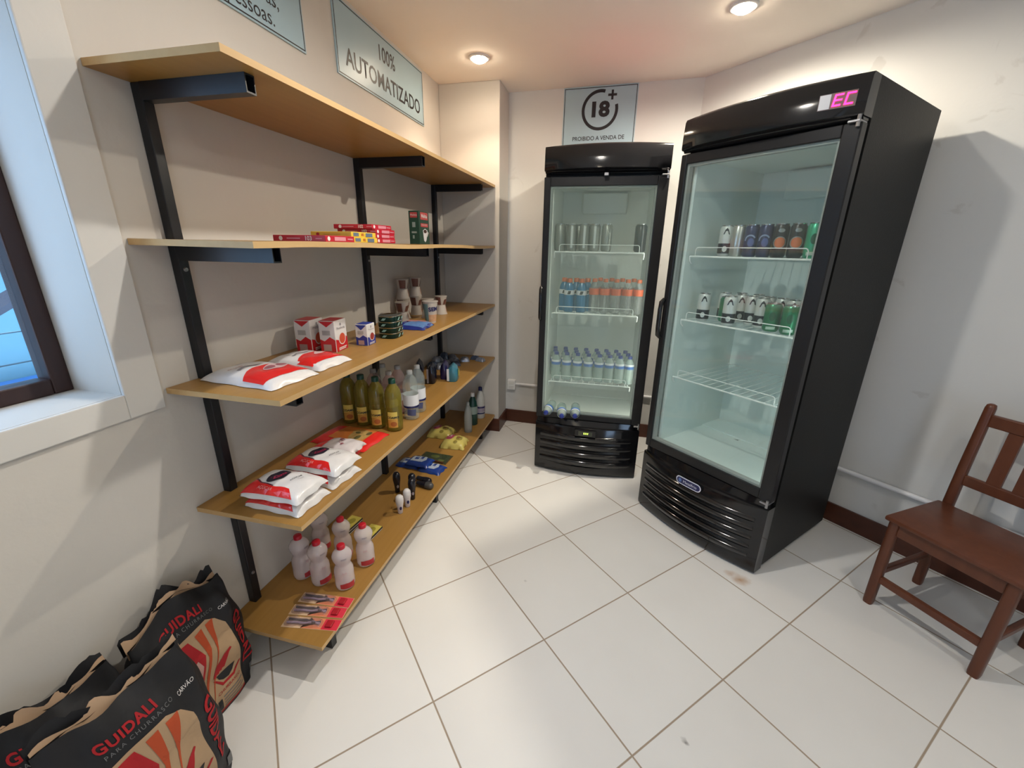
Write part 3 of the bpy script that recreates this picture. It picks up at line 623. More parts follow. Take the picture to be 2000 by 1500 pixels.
M_PINKP = clear('pale_pink_pet', (.93, .82, .82), .22, .06, 1.0, (.62, .48, .48)); M_CLC = clear('translucent_cap', (.85, .86, .86), .5, .1, 1.0, (.5, .5, .5))
VP = [(0, .003), (.028, 0), (.036, .006), (.037, .02), (.035, .05), (.037, .075), (.037, .12), (.034, .135), (.037, .155), (.036, .180), (.028, .205), (.015, .224), (.013, .236), (0, .236)]
vc = bottle('vinegar_bottle', VP, M_PET, M_CLC, (.0145, .228, .246), M_WLAB, (.072, .128, .0376)); MB().lathe([(.0380, .064), (.0380, .074)], 20).build('label_band', M_NAVY, vc, smooth=True)
decal('label_mark', [[(-.022, .028), (.018, .024), (.022, .056), (-.02, .060)]], cyl(.0372, 0, .001), mat('faded_navy_print', (.06, .07, .16), .4), vc, .01)
vp = bottle('vinegar_bottle', VP, M_PINKP, M_CLC, (.0145, .228, .246), M_WLAB, (.072, .112, .0376))
for i, (pr, x, y, l) in enumerate(((vc, .330, 1.742, 'clear bottle with white label beside the front oil bottle, nearest shelf edge'), (vc, .322, 1.838, 'clear bottle with white label behind the front clear bottle at shelf edge'),
    (vp, .243, 1.702, 'clear pinkish bottle behind the third oil bottle'), (vp, .235, 1.800, 'clear pinkish bottle in the rear row behind the oil bottles'), (vp, .155, 1.712, 'clear pinkish bottle behind the second oil bottle'), (vc, .150, 1.806, 'clear bottle near the wall behind the oil bottles'))):
    put(None, pr, (x, y, ST[3]), l, 'clear bottles behind the oil')

# --- soft bags
def pillow_fn(L_, W_, h, ex=2.6, sag=.25):
    """top surface of a lying packet, x in +-L/2, y in +-W/2"""
    def f(x, y, off=0.0008):
        u = max(-1, min(1, 2*x/L_)); v = max(-1, min(1, 2*y/W_))
        e = (max(0, 1-abs(u)**3.2))**.45*(max(0, 1-abs(v)**3.2))**.45
        wv = .06*math.sin(9*u+3*v)*math.sin(7*v-2*u)*e
        return (x, y, h*(e*(.94+wv)+.05)+off)
    return f
def pillow(name, L_, W_, h, mats, zone=None, nx=26, ny=18, crimp=.012, wob=.006):
    f = pillow_fn(L_, W_, h); w = MB(); bm = w.bm
    g_ = {}
    for side in (0, 1):
        for i in range(nx+1):
            for j in range(ny+1):
                edge = i in (0, nx) or j in (0, ny)
                if side and edge: g_[1, i, j] = g_[0, i, j]; continue
                u = i/nx*2-1; v = j/ny*2-1
                u2 = math.sin(u*PI/2)*.35+u*.65; v2 = math.sin(v*PI/2)*.35+v*.65
                x, y = u2*L_/2, v2*W_/2; p = Vector(f(x, y, 0))
                if side: p.z = .0005 + .05*h*(1 if edge else 0)
                if i in (0, nx): p.y += wob*math.sin(j*1.9)*.2; p.x += wob*math.sin(j*.8)*.5
                if j in (0, ny): p.y += wob*.35*math.sin(i*.7)
                g_[side, i, j] = bm.verts.new(p)
    for side in (0, 1):
        for i in range(nx):
            for j in range(ny):
                q = [g_[side, i, j], g_[side, i+1, j], g_[side, i+1, j+1], g_[side, i, j+1]]
                if side: q.reverse()
                try: fc = bm.faces.new(q)
                except ValueError: continue
                if zone: c = fc.calc_center_median(); fc.material_index = zone(2*c.x/L_, 2*c.y/W_, side)
    return w, f
M_PKW = mat('white_plastic_film', (.74, .72, .71), .28, var=.08, scale=40, bump=.3, coat=.3); M_PKR = mat('red_plastic_film', (.70, .020, .018), .25, bump=.2, scale=40, coat=.3)
M_PINKG = mat('faded_maroon_print', (.30, .10, .12), .4); M_GRAYP = mat('grey_print', (.30, .27, .29), .4)
def packet(name, label, cat, L_, W_, h, loc, rz, base, parts, group=None, zone=None, mats=None, tilt=None):
    t = thing(name, label, cat, loc, rz, group)
    if tilt: t.rotation_euler = tilt
    w, f = pillow(name, L_, W_, h, None, zone); w.build('bag', mats or base, t, smooth=70)
    parts(t, f); return t
def lift(f, o): return lambda x, y: f(x, y, o)
def clipx(P, L_, W_, k=.97): return [(max(-L_/2*k, min(L_/2*k, x)), max(-W_/2*k, min(W_/2*k, y))) for x, y in P]
# flour bags, local x from wall side to shelf edge
def flour(t, f):
    L_, W_ = .285, .185
    decal('red_panel', [clipx([(.030, -.095), (.108, -.095), (.120, .095), (.045, .095), (.010, .06), (-.006, 0), (.004, -.05)], L_, W_, .955)], lift(f, .0012), M_PKR, t, .02)
    decal('photo_panel', [ellipse(.038, .028, .026, .050, 22, .2)], lift(f, .002), mat('pale_pink_print', (.62, .42, .42), .35), t, .02)
    decal('photo_panel', [ellipse(.038, .004, .013, .019, 14), ellipse(.037, .050, .013, .019, 14)], lift(f, .0027), M_PINKG, t, .02)
    decal('swirl', [[(-.03, -.055), (-.05, -.02), (-.035, .02), (-.02, .035), (-.025, .012), (-.035, -.02), (-.02, -.05)]], lift(f, .0014), M_GRAYP, t, .02)
    text('lettering', 'farinha', .022, lift(f, .0014), M_GRAYP, t, at=(-.085, .02), rot=PI/2, maxlen=.02)
    text('lettering', 'de trigo', .016, lift(f, .0014), M_PINKG, t, at=(-.06, -.035), rot=PI/2, maxlen=.02)
packet('flour_bag', 'white and red flour bag lying nearest the end of the middle board', 'bag', .285, .185, .036, (.180, 1.045, ST[2]), -.08, M_PKW, flour)
packet('flour_bag', 'white and red flour bag lying in front of the two tomato sauce cartons', 'bag', .235, .165, .034, (.205, 1.238, ST[2]), -.06, M_PKW, lambda t, f: None)
fl2 = [o for o in bpy.data.objects if o.name == 'flour_bag.001'][0]
def flour2(t, f):
    L_, W_ = .235, .165
    decal('red_panel', [clipx([(.022, -.09), (.086, -.09), (.099, .09), (.040, .09), (.008, .055), (-.008, 0), (.004, -.05)], L_, W_, .955)], lift(f, .0012), M_PKR, t, .02)
    decal('photo_panel', [ellipse(.020, .035, .014, .036, 18, .3)], lift(f, .002), mat('pale_pink_print', (.62, .42, .42), .35), t, .02)
    decal('swirl', [[(-.03, -.045), (-.045, -.01), (-.035, .03), (-.02, .045), (-.028, .012), (-.033, -.015), (-.02, -.04)]], lift(f, .0014), M_GRAYP, t, .02)
    text('lettering', 'farinha', .018, lift(f, .0014), M_GRAYP, t, at=(-.07, .0), rot=PI/2, maxlen=.02)
flour2(fl2, pillow_fn(.235, .165, .034))
# sugar bags with black oval
def sugar(t, f):
    L_, W_ = .215, .150
    decal('red_panel', [clipx([(-.11, -.08), (.085, -.08), (.060, -.046), (.0, -.046), (-.05, -.040), (-.088, -.018), (-.11, .005)], L_, W_, .955)], lift(f, .0022), M_PKR, t, .02)
    decal('dark_line', [[(-.100, -.004), (-.088, -.018), (-.05, -.040), (0, -.046), (.0, -.0425), (-.048, -.036), (-.084, -.014), (-.098, .002)]], lift(f, .0026), mat('maroon_line', (.10, .01, .03), .4), t, .02)
    decal('logo', [ellipse(-.020, .006, .026, .040, 24, -.30)], lift(f, .0018), mat('black_oval', (.02, .015, .03), .35), t, .015)
    text('lettering', 'Zizu', .027, lift(f, .0026), mat('pink_red_print', (.50, .02, .09), .4), t, at=(-.018, .006), rot=1.22, maxlen=.02, weight=.0010)
    text('lettering', 'AÇÚCAR', .011, lift(f, .0018), M_INK, t, at=(.040, .012), rot=1.3, maxlen=.02); text('lettering', 'cristal', .009, lift(f, .0018), M_GRAYP, t, at=(.055, .014), rot=1.3, maxlen=.02)
    text('lettering', 'AÇÚCAR', .013, lift(f, .0030), mat('pale_red_print', (.75, .35, .33), .4), t, at=(-.02, -.058), maxlen=.02)
z = ST[3]
def sugarbag(loc, rz, label, tilt=None): return packet('sugar_bag', label, 'bag', .215, .150, .042, loc, rz, M_PKW, sugar, 'red and white sugar bags', tilt=(0, tilt, rz) if tilt else None)
sugarbag((.252, .995, z), -.04, 'lower sugar bag of the near pair, red and white, under another')
sugarbag((.250, .990, z+.0435), .02, 'top sugar bag with black oval logo nearest the board end')
sugarbag((.262, 1.165, z), -.10, 'lower sugar bag of the second pair, mostly hidden under another')
sugarbag((.263, 1.170, z+.0435), -.02, 'top sugar bag with black oval logo on the second pair')
def small_white(t, f):
    text('lettering', 'Zizu', .018, lift(f, .0014), M_PINKG, t, at=(0, .0), rot=1.3, maxlen=.02); decal('logo', [ellipse(-.01, .02, .008, .012, 12), ellipse(.012, -.018, .006, .009, 12)], lift(f, .0014), M_PINKG, t, .02)
packet('salt_bag', 'small translucent white bag lying on red bags behind the sugar', 'bag', .150, .105, .030, (.250, 1.300, z+.040), .05, mat('translucent_white_film', (.66, .60, .60), .25, coat=.4, bump=.3, scale=50), small_white)
packet('sugar_bag', 'red bag partly hidden under the small white bag near the wall', 'bag', .20, .145, .038, (.195, 1.310, z), -.05, M_PKR, lambda t, f: decal('white_panel', [clipx([(-.02, .02), (.08, .02), (.08, .06), (-.01, .06)], .2, .145)], lift(f, .0012), M_PKW, t, .02), 'red and white sugar bags')
def corn(t, f):
    L_, W_ = .275, .185
    decal('food_photo', [clipx([(-.075, -.05), (-.06, .075), (.0, .08), (.09, .075), (.095, -.06), (.0, -.065)], L_, W_, .96)], lift(f, .0012), mat('orange_food_print', (.55, .17, .035), .4), t, .015)
    decal('food_photo', [ellipse(.05, .0, .042, .055, 18), ellipse(.03, .03, .03, .03, 12)], lift(f, .0018), mat('yellow_noodle_print', (.42, .27, .09), .45, var=.5, scale=90), t, .015)
    decal('herb_photo', [ellipse(.055, -.02, .012, .02, 10), ellipse(.03, .018, .012, .010, 10), ellipse(.078, .03, .01, .018, 10)], lift(f, .0024), mat('dull_olive_print', (.10, .09, .03), .5), t, .015)
packet('pasta_bag', 'flat red and orange printed food bag lying before the oil bottles', 'bag', .275, .185, .022, (.175, 1.458, z), -.08, M_PKR, corn)

# --- boxes and cartons
def box_thing(name, label, cat, d, m, loc, rz, group=None, bevel=.0015):
    t = thing(name, label, cat, loc, rz, group); MB().b2((-d[0]/2, -d[1]/2, 0), (d[0]/2, d[1]/2, d[2]), bevel=bevel).build('carton', m, t); return t
def fx(d, off=.0008): return lambda u, v: (d[0]/2+off, u, v)      # +x side, u runs along +y
def fy(d, off=.0008): return lambda u, v: (u, -d[1]/2-off, v)     # -y side
def ftop(d, off=.0008): return lambda u, v: (u, v, d[2]+off)
def rect(x0, y0, x1, y1): return [(x0, y0), (x1, y0), (x1, y1), (x0, y1)]
M_CART = mat('red_carton', (.46, .010, .030), .35); M_CARTY = mat('yellow_carton', (.72, .50, .05), .35); M_WP = mat('white_print', (.75, .72, .70), .4); M_PINKP2 = mat('pink_print', (.62, .25, .30), .4)
M_BLP = mat('blue_grey_print', (.12, .16, .22), .4)
def filterbox(label, d, m, loc, num, y=False, rz=0.0):
    t = box_thing('filter_box', label, 'box', d, m, loc, rz, 'coffee filter boxes'); h = d[2]
    if not y:
        text('lettering', num, h*.95, fy(d), M_WP, t, at=(.035, h*.48), weight=.0004); decal('logo', [ellipse(-d[0]/2+.03, h*.5, .007, h*.36, 14)], fy(d), M_WP, t, 9)
        decal('print_line', [rect(-.045, h*.4, .005, h*.58), rect(.062, h*.4, .085, h*.56)], fy(d), M_PINKP2, t, 9)
        decal('logo', [ellipse(-d[1]/2+.016, h*.5, .007, h*.36, 14)], fx(d), M_WP, t, 9); decal('print_panel', [rect(-d[1]/2+.045, h*.2, -d[1]/2+.105, h*.8), rect(d[1]/2-.04, h*.4, d[1]/2-.01, h*.6)], fx(d), M_PINKP2, t, 9)
    else:
        decal('logo', [ellipse(-d[0]/2+.03, h*.5, .007, h*.3, 14)], fy(d), M_DRED, t, 9); decal('print_line', [rect(-.03, h*.4, .04, h*.56)], fy(d), M_GOLD, t, 9)
        decal('print_panel', [rect(-d[1]/2+.012, h*.2, -d[1]/2+.045, h*.85), rect(.01, h*.12, .055, h*.85)], fx(d), M_BLP, t, 9)
        text('lettering', num, h*.7, fx(d), M_DRED, t, at=(-.012, h*.5), weight=.0003)
    return t
zz = ST[1]; D1 = (.195, .155, .0195); D2 = (.165, .16, .018); D3 = (.17, .15, .0172)
filterbox('red filter box marked 103 lying nearest on the eye level board', D1, M_CART, (.352-D1[0]/2, 1.210+D1[1]/2, zz), '103')
filterbox('lower yellow filter box beside the red 103 box', D2, M_CARTY, (.335-D2[0]/2, 1.385+D2[1]/2, zz), '102', True)
filterbox('upper yellow filter box lying on another yellow box', D2, M_CARTY, (.332-D2[0]/2, 1.380+D2[1]/2, zz+.0182), '102', True)
for k, l in enumerate(('lowest', 'second from bottom', 'third from bottom', 'topmost')):
    filterbox('dark red filter box, %s in the stack of four' % l, D3, M_CART, ((.322, .320, .320, .309)[k]-D3[0]/2, (1.560, 1.560, 1.562, 1.556)[k]+D3[1]/2, zz+k*.0174), '102')
M_COF = mat('dark_green_carton', (.012, .055, .035), .35); M_REDP = mat('muted_red_print', (.50, .06, .06), .4)
dc = (.058, .125, .166); t = box_thing('coffee_pack', 'dark green coffee box with red logo and white cup beside the far post', 'box', dc, M_COF, (.193, 2.222, zz), 0)
decal('logo_panel', [rect(-.020, .132, .020, .158)], fy(dc), M_REDP, t, 9); decal('logo_panel', [rect(-.045, .124, .045, .160), rect(-.045, .088, .045, .106)], fx(dc), M_REDP, t, 9)
text('lettering', 'Melitta', .014, fy(dc, .0014), M_WP, t, at=(0, .145)); text('lettering', 'Melitta', .026, fx(dc, .0014), M_WP, t, at=(0, .142), weight=.0005); text('lettering', 'EXTRA FORTE', .011, fx(dc, .0014), M_WP, t, at=(0, .097))
decal('cup_print', [[(-.022, .070), (-.012, .020), (.004, .010), (.020, .022), (.036, .072), (.006, .080)], [(.036, .066), (.048, .060), (.030, .036), (.028, .044)]], fx(dc), M_WLAB, t, 9)
decal('coffee_print', [ellipse(.006, .066, .020, .009, 16)], fx(dc, .0014), mat('coffee_brown_print', (.05, .02, .01), .4), t, 9); decal('side_print', [rect(-.010, .085, .008, .110), rect(-.015, .055, .014, .064), rect(-.010, .028, .0, .045)], fy(dc), mat('pale_green_print', (.30, .36, .33), .4), t, 9)
# tetra cartons
def tetra(label, d, main, loc, rz, accent, group):
    t = thing('food_carton', label, 'carton', loc, rz, group)
    MB().b2((-d[0]/2, -d[1]/2, 0), (d[0]/2, d[1]/2, d[2]), bevel=.002).build('carton', M_WP, t)
    h = d[2]
    for f_, hw in ((fy, d[0]/2), (fx, d[1]/2)):
        decal('base_print', [[(-hw*.96, .002), (hw*.96, .002), (hw*.96, h*.40), (hw*.3, h*.50), (-hw*.4, h*.36), (-hw*.96, h*.42)]], f_(d), main, t, 9)
    decal('top_print', [rect(-d[0]*.46, -d[1]*.46, d[0]*.46, d[1]*.46)], ftop(d), main, t, 9); decal('fold_print', [[(-d[0]*.47, h-.002), (d[0]*.47, h-.002), (0, h-.024)]], fy(d), main, t, 9)
    decal('food_print', [ellipse(.004, h*.40, d[1]*.30, h*.20, 20)], fx(d, .0012), M_WP, t, 9); decal('food_print', [ellipse(.004, h*.40, d[1]*.25, h*.17, 20)], fx(d, .0016), accent, t, 9)
    text('lettering', 'Predilecta', d[1]*.17, fx(d, .0012), M_GRAYP, t, at=(0, h*.74)); decal('crest', [ellipse(0, h*.86, .005, .006, 10)], fx(d, .0012), M_GRAYP, t, 9)
    decal('print_lines', [rect(-d[1]*.3, h*.10, d[1]*.36, h*.13), rect(-d[1]*.3, h*.05, d[1]*.30, h*.08)], fx(d, .0012), M_WP, t, 9); decal('nutrition_panel', [rect(-d[0]*.3, h*.05, d[0]*.2, h*.26)], fy(d, .0012), mat('pale_panel', (.45, .30, .28), .4), t, 9)
    decal('print_lines', [rect(-d[0]*.3, h*.55, d[0]*.2, h*.70)], fy(d, .0012), mat('faint_grey_print', (.42, .40, .38), .4), t, 9)
    return t
M_TOMR = mat('tomato_red_print', (.55, .012, .02), .35); M_TOMA = mat('tomato_print', (.60, .08, .03), .4)
tetra('red and white tomato sauce carton nearer the wall on the middle board', (.065, .09, .126), M_TOMR, (.083, 1.407, ST[2]), .12, M_TOMA, 'sauce cartons')
tetra('red and white tomato sauce carton nearer the shelf edge', (.065, .09, .124), M_TOMR, (.172, 1.432, ST[2]), .12, M_TOMA, 'sauce cartons')
tetra('small blue and white cream carton standing alone by the tins', (.053, .066, .090), mat('deep_blue_print', (.02, .04, .28), .35), (.232, 1.562, ST[2]), .05, mat('strawberry_print', (.30, .03, .03), .4), 'sauce cartons')
# sardine tins
M_TIN = mat('dark_green_tin', (.006, .035, .03), .25, .5); M_RIM = mat('tin_rim', (.62, .68, .66), .2, 1.0)
def tin(label, z_, dx=0):
    t = thing('fish_tin', label, 'tin', (.255+dx, 1.735, z_), .05, 'stacked fish tins')
    prof = lambda k, z: [(k*.044*math.copysign(abs(math.cos(a))**.55, math.cos(a)), k*.054*math.copysign(abs(math.sin(a))**.55, math.sin(a)), z) for a in [2*PI*i/28 for i in range(28)]]
    MB().loft([prof(.96, .0), prof(1, .003), prof(1, .0215), prof(.96, .0225)]).build('tin_body', M_TIN, t, smooth=50)
    MB().loft([prof(1.02, .0216), prof(1.03, .0236), prof(1.0, .0252), prof(.95, .0236)]).build('rim', M_RIM, t, smooth=50)
    decal('print_mark', [[(-.02, .005), (-.005, .005), (.008, .018), (-.006, .018)], [(.018, .007), (.028, .007), (.034, .017), (.024, .017)]], lambda u, v: (.0446, u, v), mat('pale_green_tin_print', (.22, .36, .32), .4), t, 9)
    decal('print_mark', [[(-.02, .006), (-.004, .006), (.006, .016), (-.01, .016)]], lambda u, v: (u, -.0548, v), mat('pale_green_tin_print', (.22, .36, .32), .4), t, 9)
for k, l in enumerate(('bottom one', 'second one up', 'third one up', 'top one')): tin('flat dark green fish tin with bright rim, %s of the stack' % l, ST[2]+k*.0256, (0, .001, -.001, .001)[k])
# dessert cups
M_CUP = mat('cream_paper_cup', (.46, .41, .36), .4); M_CUPB = mat('brown_cup_print', (.13, .05, .035), .45, var=.4, scale=60); M_CUPL = mat('pale_cup_film', (.62, .52, .48), .35); M_CUPP = mat('salmon_cup_print', (.42, .19, .12), .45, var=.3, scale=60)
def cup(r0=.027, r1=.038, h=.055):
    t = thing('food_cup', '', 'cup')
    MB().lathe([(0, 0), (r0, 0), (r0+.001, .002), (r1-.001, h-.004), (r1+.001, h-.003), (r1+.001, h), (r1-.001, h+.0004), (0, h+.0004)], 24).build('cup_body', M_CUP, t, smooth=50)
    f = lambda x, y: ((r0+(r1-r0)*y/h+.0008)*math.sin(x/r1), -(r0+(r1-r0)*y/h+.0008)*math.cos(x/r1), y)
    decal('label_print', [[(-.055, .003), (-.010, .003), (-.014, .050), (-.055, .050)]], f, M_CUPB, t, .01); decal('label_print', [[(.004, .004), (.034, .004), (.040, .040), (.012, .034)]], f, M_CUPB, t, .01); decal('label_print', [[(.034, .006), (.056, .006), (.056, .044), (.040, .034)]], f, M_CUPP, t, .01)
    return t
cp = cup(); g = 'stacked dessert cups'
def cupstack(x, y, n, where, flip0=0):
    for k in range(n):
        inv = (k+flip0) % 2; zc = ST[2]+k*.0562
        names = {4: ('lowest', 'second from bottom', 'third from bottom', 'topmost'), 2: ('lower', 'upper'), 1: ('single',)}[n]
        o = put(None, cp, (x, y, zc + (.0556 if inv else 0)), 'brown dessert cup, %s in stack %s' % (names[k], where), g, 'cup', rot=(PI if inv else 0, 0, face_cam(x, y)+(.3*k if not inv else -.5)))
cupstack(.062, 2.235, 4, 'of four nearer the camera', 1); cupstack(.070, 2.380, 4, 'of four by the wall farther back', 1); cupstack(.120, 2.108, 2, 'of two beside the tins', 1)
cupstack(.190, 2.285, 2, 'of two behind the tall white cup', 1); cupstack(.203, 2.452, 2, 'of two farthest along', 1)
t = thing('noodle_cup', 'tall white paper cup with dark blue lettering standing on the middle board', 'cup', (.268, 2.150, ST[2]), 0); t.rotation_euler = (0, 0, face_cam(.268, 2.15)); r0, r1, h = .028, .042, .118
MB().lathe([(0, 0), (r0, 0), (r1-.001, h-.005), (r1+.002, h-.004), (r1+.002, h), (0, h)], 26).build('cup_body', M_CUP, t, smooth=50)
f = lambda x, y: ((r0+(r1-r0)*y/h+.0008)*math.sin(x/.036), -(r0+(r1-r0)*y/h+.0008)*math.cos(x/.036), y)
f2 = lambda x, y: ((r0+(r1-r0)*y/h+.0014)*math.sin(x/.036), -(r0+(r1-r0)*y/h+.0014)*math.cos(x/.036), y)
decal('label_print', [rect(-.055, .010, -.012, .105)], f, mat('teal_grey_print', (.12, .20, .20), .4), t, .01); decal('label_print', [rect(-.012, .008, .045, .046)], f, mat('noodle_print', (.52, .30, .17), .45, var=.3, scale=60), t, .01)
text('lettering', 'SEM', .030, f2, M_NAVY, t, at=(.016, .076), weight=.0012, maxlen=.01, rot=.08)
def bread(t, f):
    decal('panel_print', [clipx([(-.03, -.07), (.075, -.075), (.085, .06), (.0, .07)], .185, .16)], lift(f, .0012), mat('mid_blue_film', (.10, .20, .42), .3), t, .02)
    decal('panel_print', [ellipse(-.01, .02, .035, .028, 16), ellipse(.035, .03, .025, .02, 14)], lift(f, .0018), mat('pinkish_snack_print', (.45, .20, .18), .4), t, .02)
packet('snack_bag', 'blue plastic snack bag lying in front of the dessert cups', 'bag', .165, .165, .030, (.245, 1.985, ST[2]), .10, mat('dark_blue_film', (.02, .035, .22), .25, coat=.4, bump=.3, scale=40), bread)

# --- far end of the fourth board: upright packets and wrapped sachets
def upright(label, m, loc, rz, w_=.055, d_=.085, h_=.118, stripe=None, extra=None):
    t = thing('packet', label, 'packet', loc, rz, 'upright packets on the oil board')
    wv = MB(); rings = []
    for z_, kx, ky in ((0, .80, .95), (.006, .95, 1), (h_*.5, 1.0, 1.0), (h_*.85, .72, .99), (h_*.96, .22, .98), (h_, .10, 1.0)):
        rings.append([(kx*w_/2*math.copysign(abs(math.cos(a))**.5, math.cos(a)), ky*d_/2*math.copysign(abs(math.sin(a))**.5, math.sin(a)), z_+(.003*math.sin(3*a) if z_ > .05 else 0)) for a in [2*PI*i/20 for i in range(20)]])
    wv.loft(rings); wv.build('pouch', m, t, smooth=60)
    if stripe: MB().b2((-w_*.46, -d_/2-.0012, .006), (-w_*.26, -d_/2+.004, h_*.80)).build('edge_stripe', stripe, t)
    if extra: decal('panel_print', [ellipse(.006, h_*.50, d_*.30, h_*.25, 16)], lambda u, v: (w_/2+.0008, u, v), extra, t, .02)
M_DKP = mat('black_navy_film', (.008, .010, .022), .25, coat=.3); M_NVP = mat('dark_violet_film', (.015, .012, .07), .25, coat=.3)
upright('black packet with grey edge, first of the upright packets', M_DKP, (.190, 2.300, ST[3]), .25, stripe=M_GRAYP)
upright('dark violet packet in the middle of the upright packets', M_NVP, (.232, 2.405, ST[3]), .2, h_=.110)
upright('teal and yellow packet with white edge, nearest the shelf edge', mat('teal_film', (.04, .18, .25), .3, coat=.3), (.300, 2.375, ST[3]), .2, w_=.07, h_=.104, stripe=M_WLAB, extra=mat('lime_print', (.35, .38, .10), .4))
upright('black packet standing closest to the wall', M_DKP, (.105, 2.300, ST[3]), .3, h_=.135)
M_SACH = mat('silver_blue_film', (.28, .31, .38), .18, .5, var=.6, scale=60, bump=.5); M_SACHB = mat('dark_slate_film', (.06, .08, .13), .2, .3, var=.5, scale=60, bump=.5)
pr = {}
def sachet(i, x, y, dz, m, w_, d_, h_, rz, lab):
    t = thing('wrapped_sachet', 'crumpled %s sachet %s, far end of oil board' % (('silver blue', 'dark slate')[m], lab), 'sachet', (x, y, ST[3]+dz), rz, 'wrapped sachets at the board end')
    w, f = pillow('s', w_*1.15, d_*1.15, h_*1.3, None, nx=10, ny=8, wob=.003); w.build('wrapper', (M_SACH, M_SACHB)[m], t, smooth=60); MB().b2((w_/2-.004, -d_/2, h_*.05), (w_/2+.006, d_/2, h_*.05+.001)).build('crimped_edge', M_SACH, t)
labs = ['hidden by the post', 'stacked on two others', 'second from the wall', 'resting against the wall', 'behind the dark packets', 'in the middle of the pile', 'right of the pile', 'lying apart from the pile', 'closest to the pillar', 'nearest the shelf edge', 'in front of the pile', 'tilted on top of the pile']
for i, (x, y, dz, m, w_, d_, h_, rz) in enumerate(((.062, 2.60, 0, 1, .07, .06, .035, .3), (.07, 2.665, .030, 0, .06, .05, .03, .9), (.112, 2.70, 0, 0, .06, .05, .03, -.4), (.05, 2.71, 0, 1, .06, .06, .035, 1.2), (.125, 2.60, 0, 0, .07, .055, .032, .7), (.065, 2.80, 0, 1, .06, .05, .05, .2), (.145, 2.79, 0, 0, .06, .05, .03, -.3), (.215, 2.83, 0, 0, .06, .045, .026, .4), (.270, 2.905, 0, 1, .06, .045, .022, .1), (.325, 2.865, 0, 0, .06, .04, .022, -.2), (.19, 2.70, 0, 1, .06, .05, .025, .6), (.105, 2.86, 0, 0, .06, .05, .03, -.8))):
    sachet(i, x, y, dz, m, w_, d_, h_, rz, labs[i])

# --- bottom board
z = ST[4]
M_YK = clear('translucent_pinkish_bottle', (.96, .92, .92), .50, .12, 1.1, (.86, .78, .78)); M_RCAP = mat('red_cap', (.50, .010, .025), .35); M_RLAB = mat('red_bottle_label', (.48, .04, .05), .4)
yk = bottle('milk_drink_bottle', [(0, .002), (.030, 0), (.036, .005), (.0375, .02), (.037, .040), (.0365, .055), (.0372, .070), (.0350, .088), (.0285, .106), (.0285, .114), (.0350, .130), (.0375, .143), (.0370, .152), (.031, .164), (.022, .173), (.014, .178), (.013, .182), (0, .182)], M_YK, M_RCAP, (.0155, .178, .194), M_YK, None, seg=26)
decal('label_print', [[(-.022, .014), (.034, .010), (.036, .034), (.0, .037), (-.022, .034)]], cyl(.0377, 0, .0008), M_RLAB, yk, .008)
decal('label_print', [[(-.008, .145), (.012, .145), (.012, .151), (-.008, .151)]], cyl(.0372, 0, .0008), M_GRAYP, yk, .008); text('lettering', 'kit', .016, cyl(.0358, 0, .0010), mat('faint_pink_print', (.48, .30, .32), .4), yk, at=(0, .083), maxlen=.01)
for i, (x, y, a_, l) in enumerate(((.108, 1.150, .9, 'front row nearest the wall'), (.200, 1.140, .55, 'middle of the front row'), (.306, 1.145, .05, 'front row at the shelf edge'), (.315, 1.278, .0, 'second row at the shelf edge'), (.200, 1.292, .1, 'second row behind the middle one'), (.075, 1.310, .3, 'second row against the wall'))):
    put(None, yk, (x, y, z), 'waisted pinkish bottle with red cap, ' + l, 'red capped bottles on the bottom board', rz=face_cam(x, y)+a_*.7)
# blister packs with toothbrush-like shapes
M_BLRED = mat('red_blister_card', (.72, .04, .07), .28, coat=.3); M_BLOR = mat('orange_blister_print', (.75, .25, .12), .35); M_BLCR = mat('cream_blister_print', (.70, .50, .32), .35)
M_BLIS = clear('blister_plastic', (.97, .93, .93), .10, .05, 1.6, (.7, .62, .62)); M_LIL = mat('lilac_handle', (.33, .25, .36), .3); M_DRK = mat('dark_handle', (.05, .03, .05), .3)
def blister(label, loc, rz, seed):
    rnd = random.Random(seed); t = thing('blister_pack', label, 'pack', loc, rz, 'red blister packs on the bottom board')
    L_, W_ = .205, .046
    w = MB(); w.b2((-.10, -W_/2, 0), (.105, W_/2, .0012)); w.build('card', M_BLCR, t)
    decal('card_print', [rect(.045, -W_/2+.001, .104, W_/2-.001)], lambda x, y: (x, y, .0016), M_BLRED, t, 9); decal('card_print', [[(-.03, -W_/2+.001), (.045, -W_/2+.001), (.045, W_/2-.001), (-.01, W_/2-.001), (.02, 0)]], lambda x, y: (x, y, .0016), M_BLOR, t, 9)
    w = MB(); w.b2((.056, -.014, .0018), (.082, .014, .009), bevel=.003); w.build('raised_tray', M_DRED, t)
    rings = []
    for x, ww, hh in ((-.098, .010, .002), (-.090, .018, .010), (-.060, .020, .014), (-.045, .014, .011), (-.02, .017, .014), (.01, .018, .014), (.035, .015, .011), (.042, .010, .002)):
        rings.append([(x, -ww, .0014), (x, -ww*.8, hh), (x, 0, hh*1.12), (x, ww*.8, hh), (x, ww, .0014)])
    w = MB(); w.loft(rings); w.build('blister', M_BLIS, t, smooth=60)
    for k, m in enumerate((M_LIL, M_DRK)):
        y = -.007+k*.014; w = MB(); w.tube([(-.085, y, .0068), (-.05, y*.7, .0068), (-.02, y, .0068), (.01, -y*.3, .0068), (.034, y*.6, .0068)], .0042, 8); w.build('brush', m, t, smooth=60)
blister('red and orange blister pack lying nearest the board end', (.295, .955, z), .16, 1); blister('middle one of three red and orange blister packs', (.283, 1.006, z), .16, 2); blister('red blister pack nearest the capped bottles', (.278, 1.058, z), .10, 3)
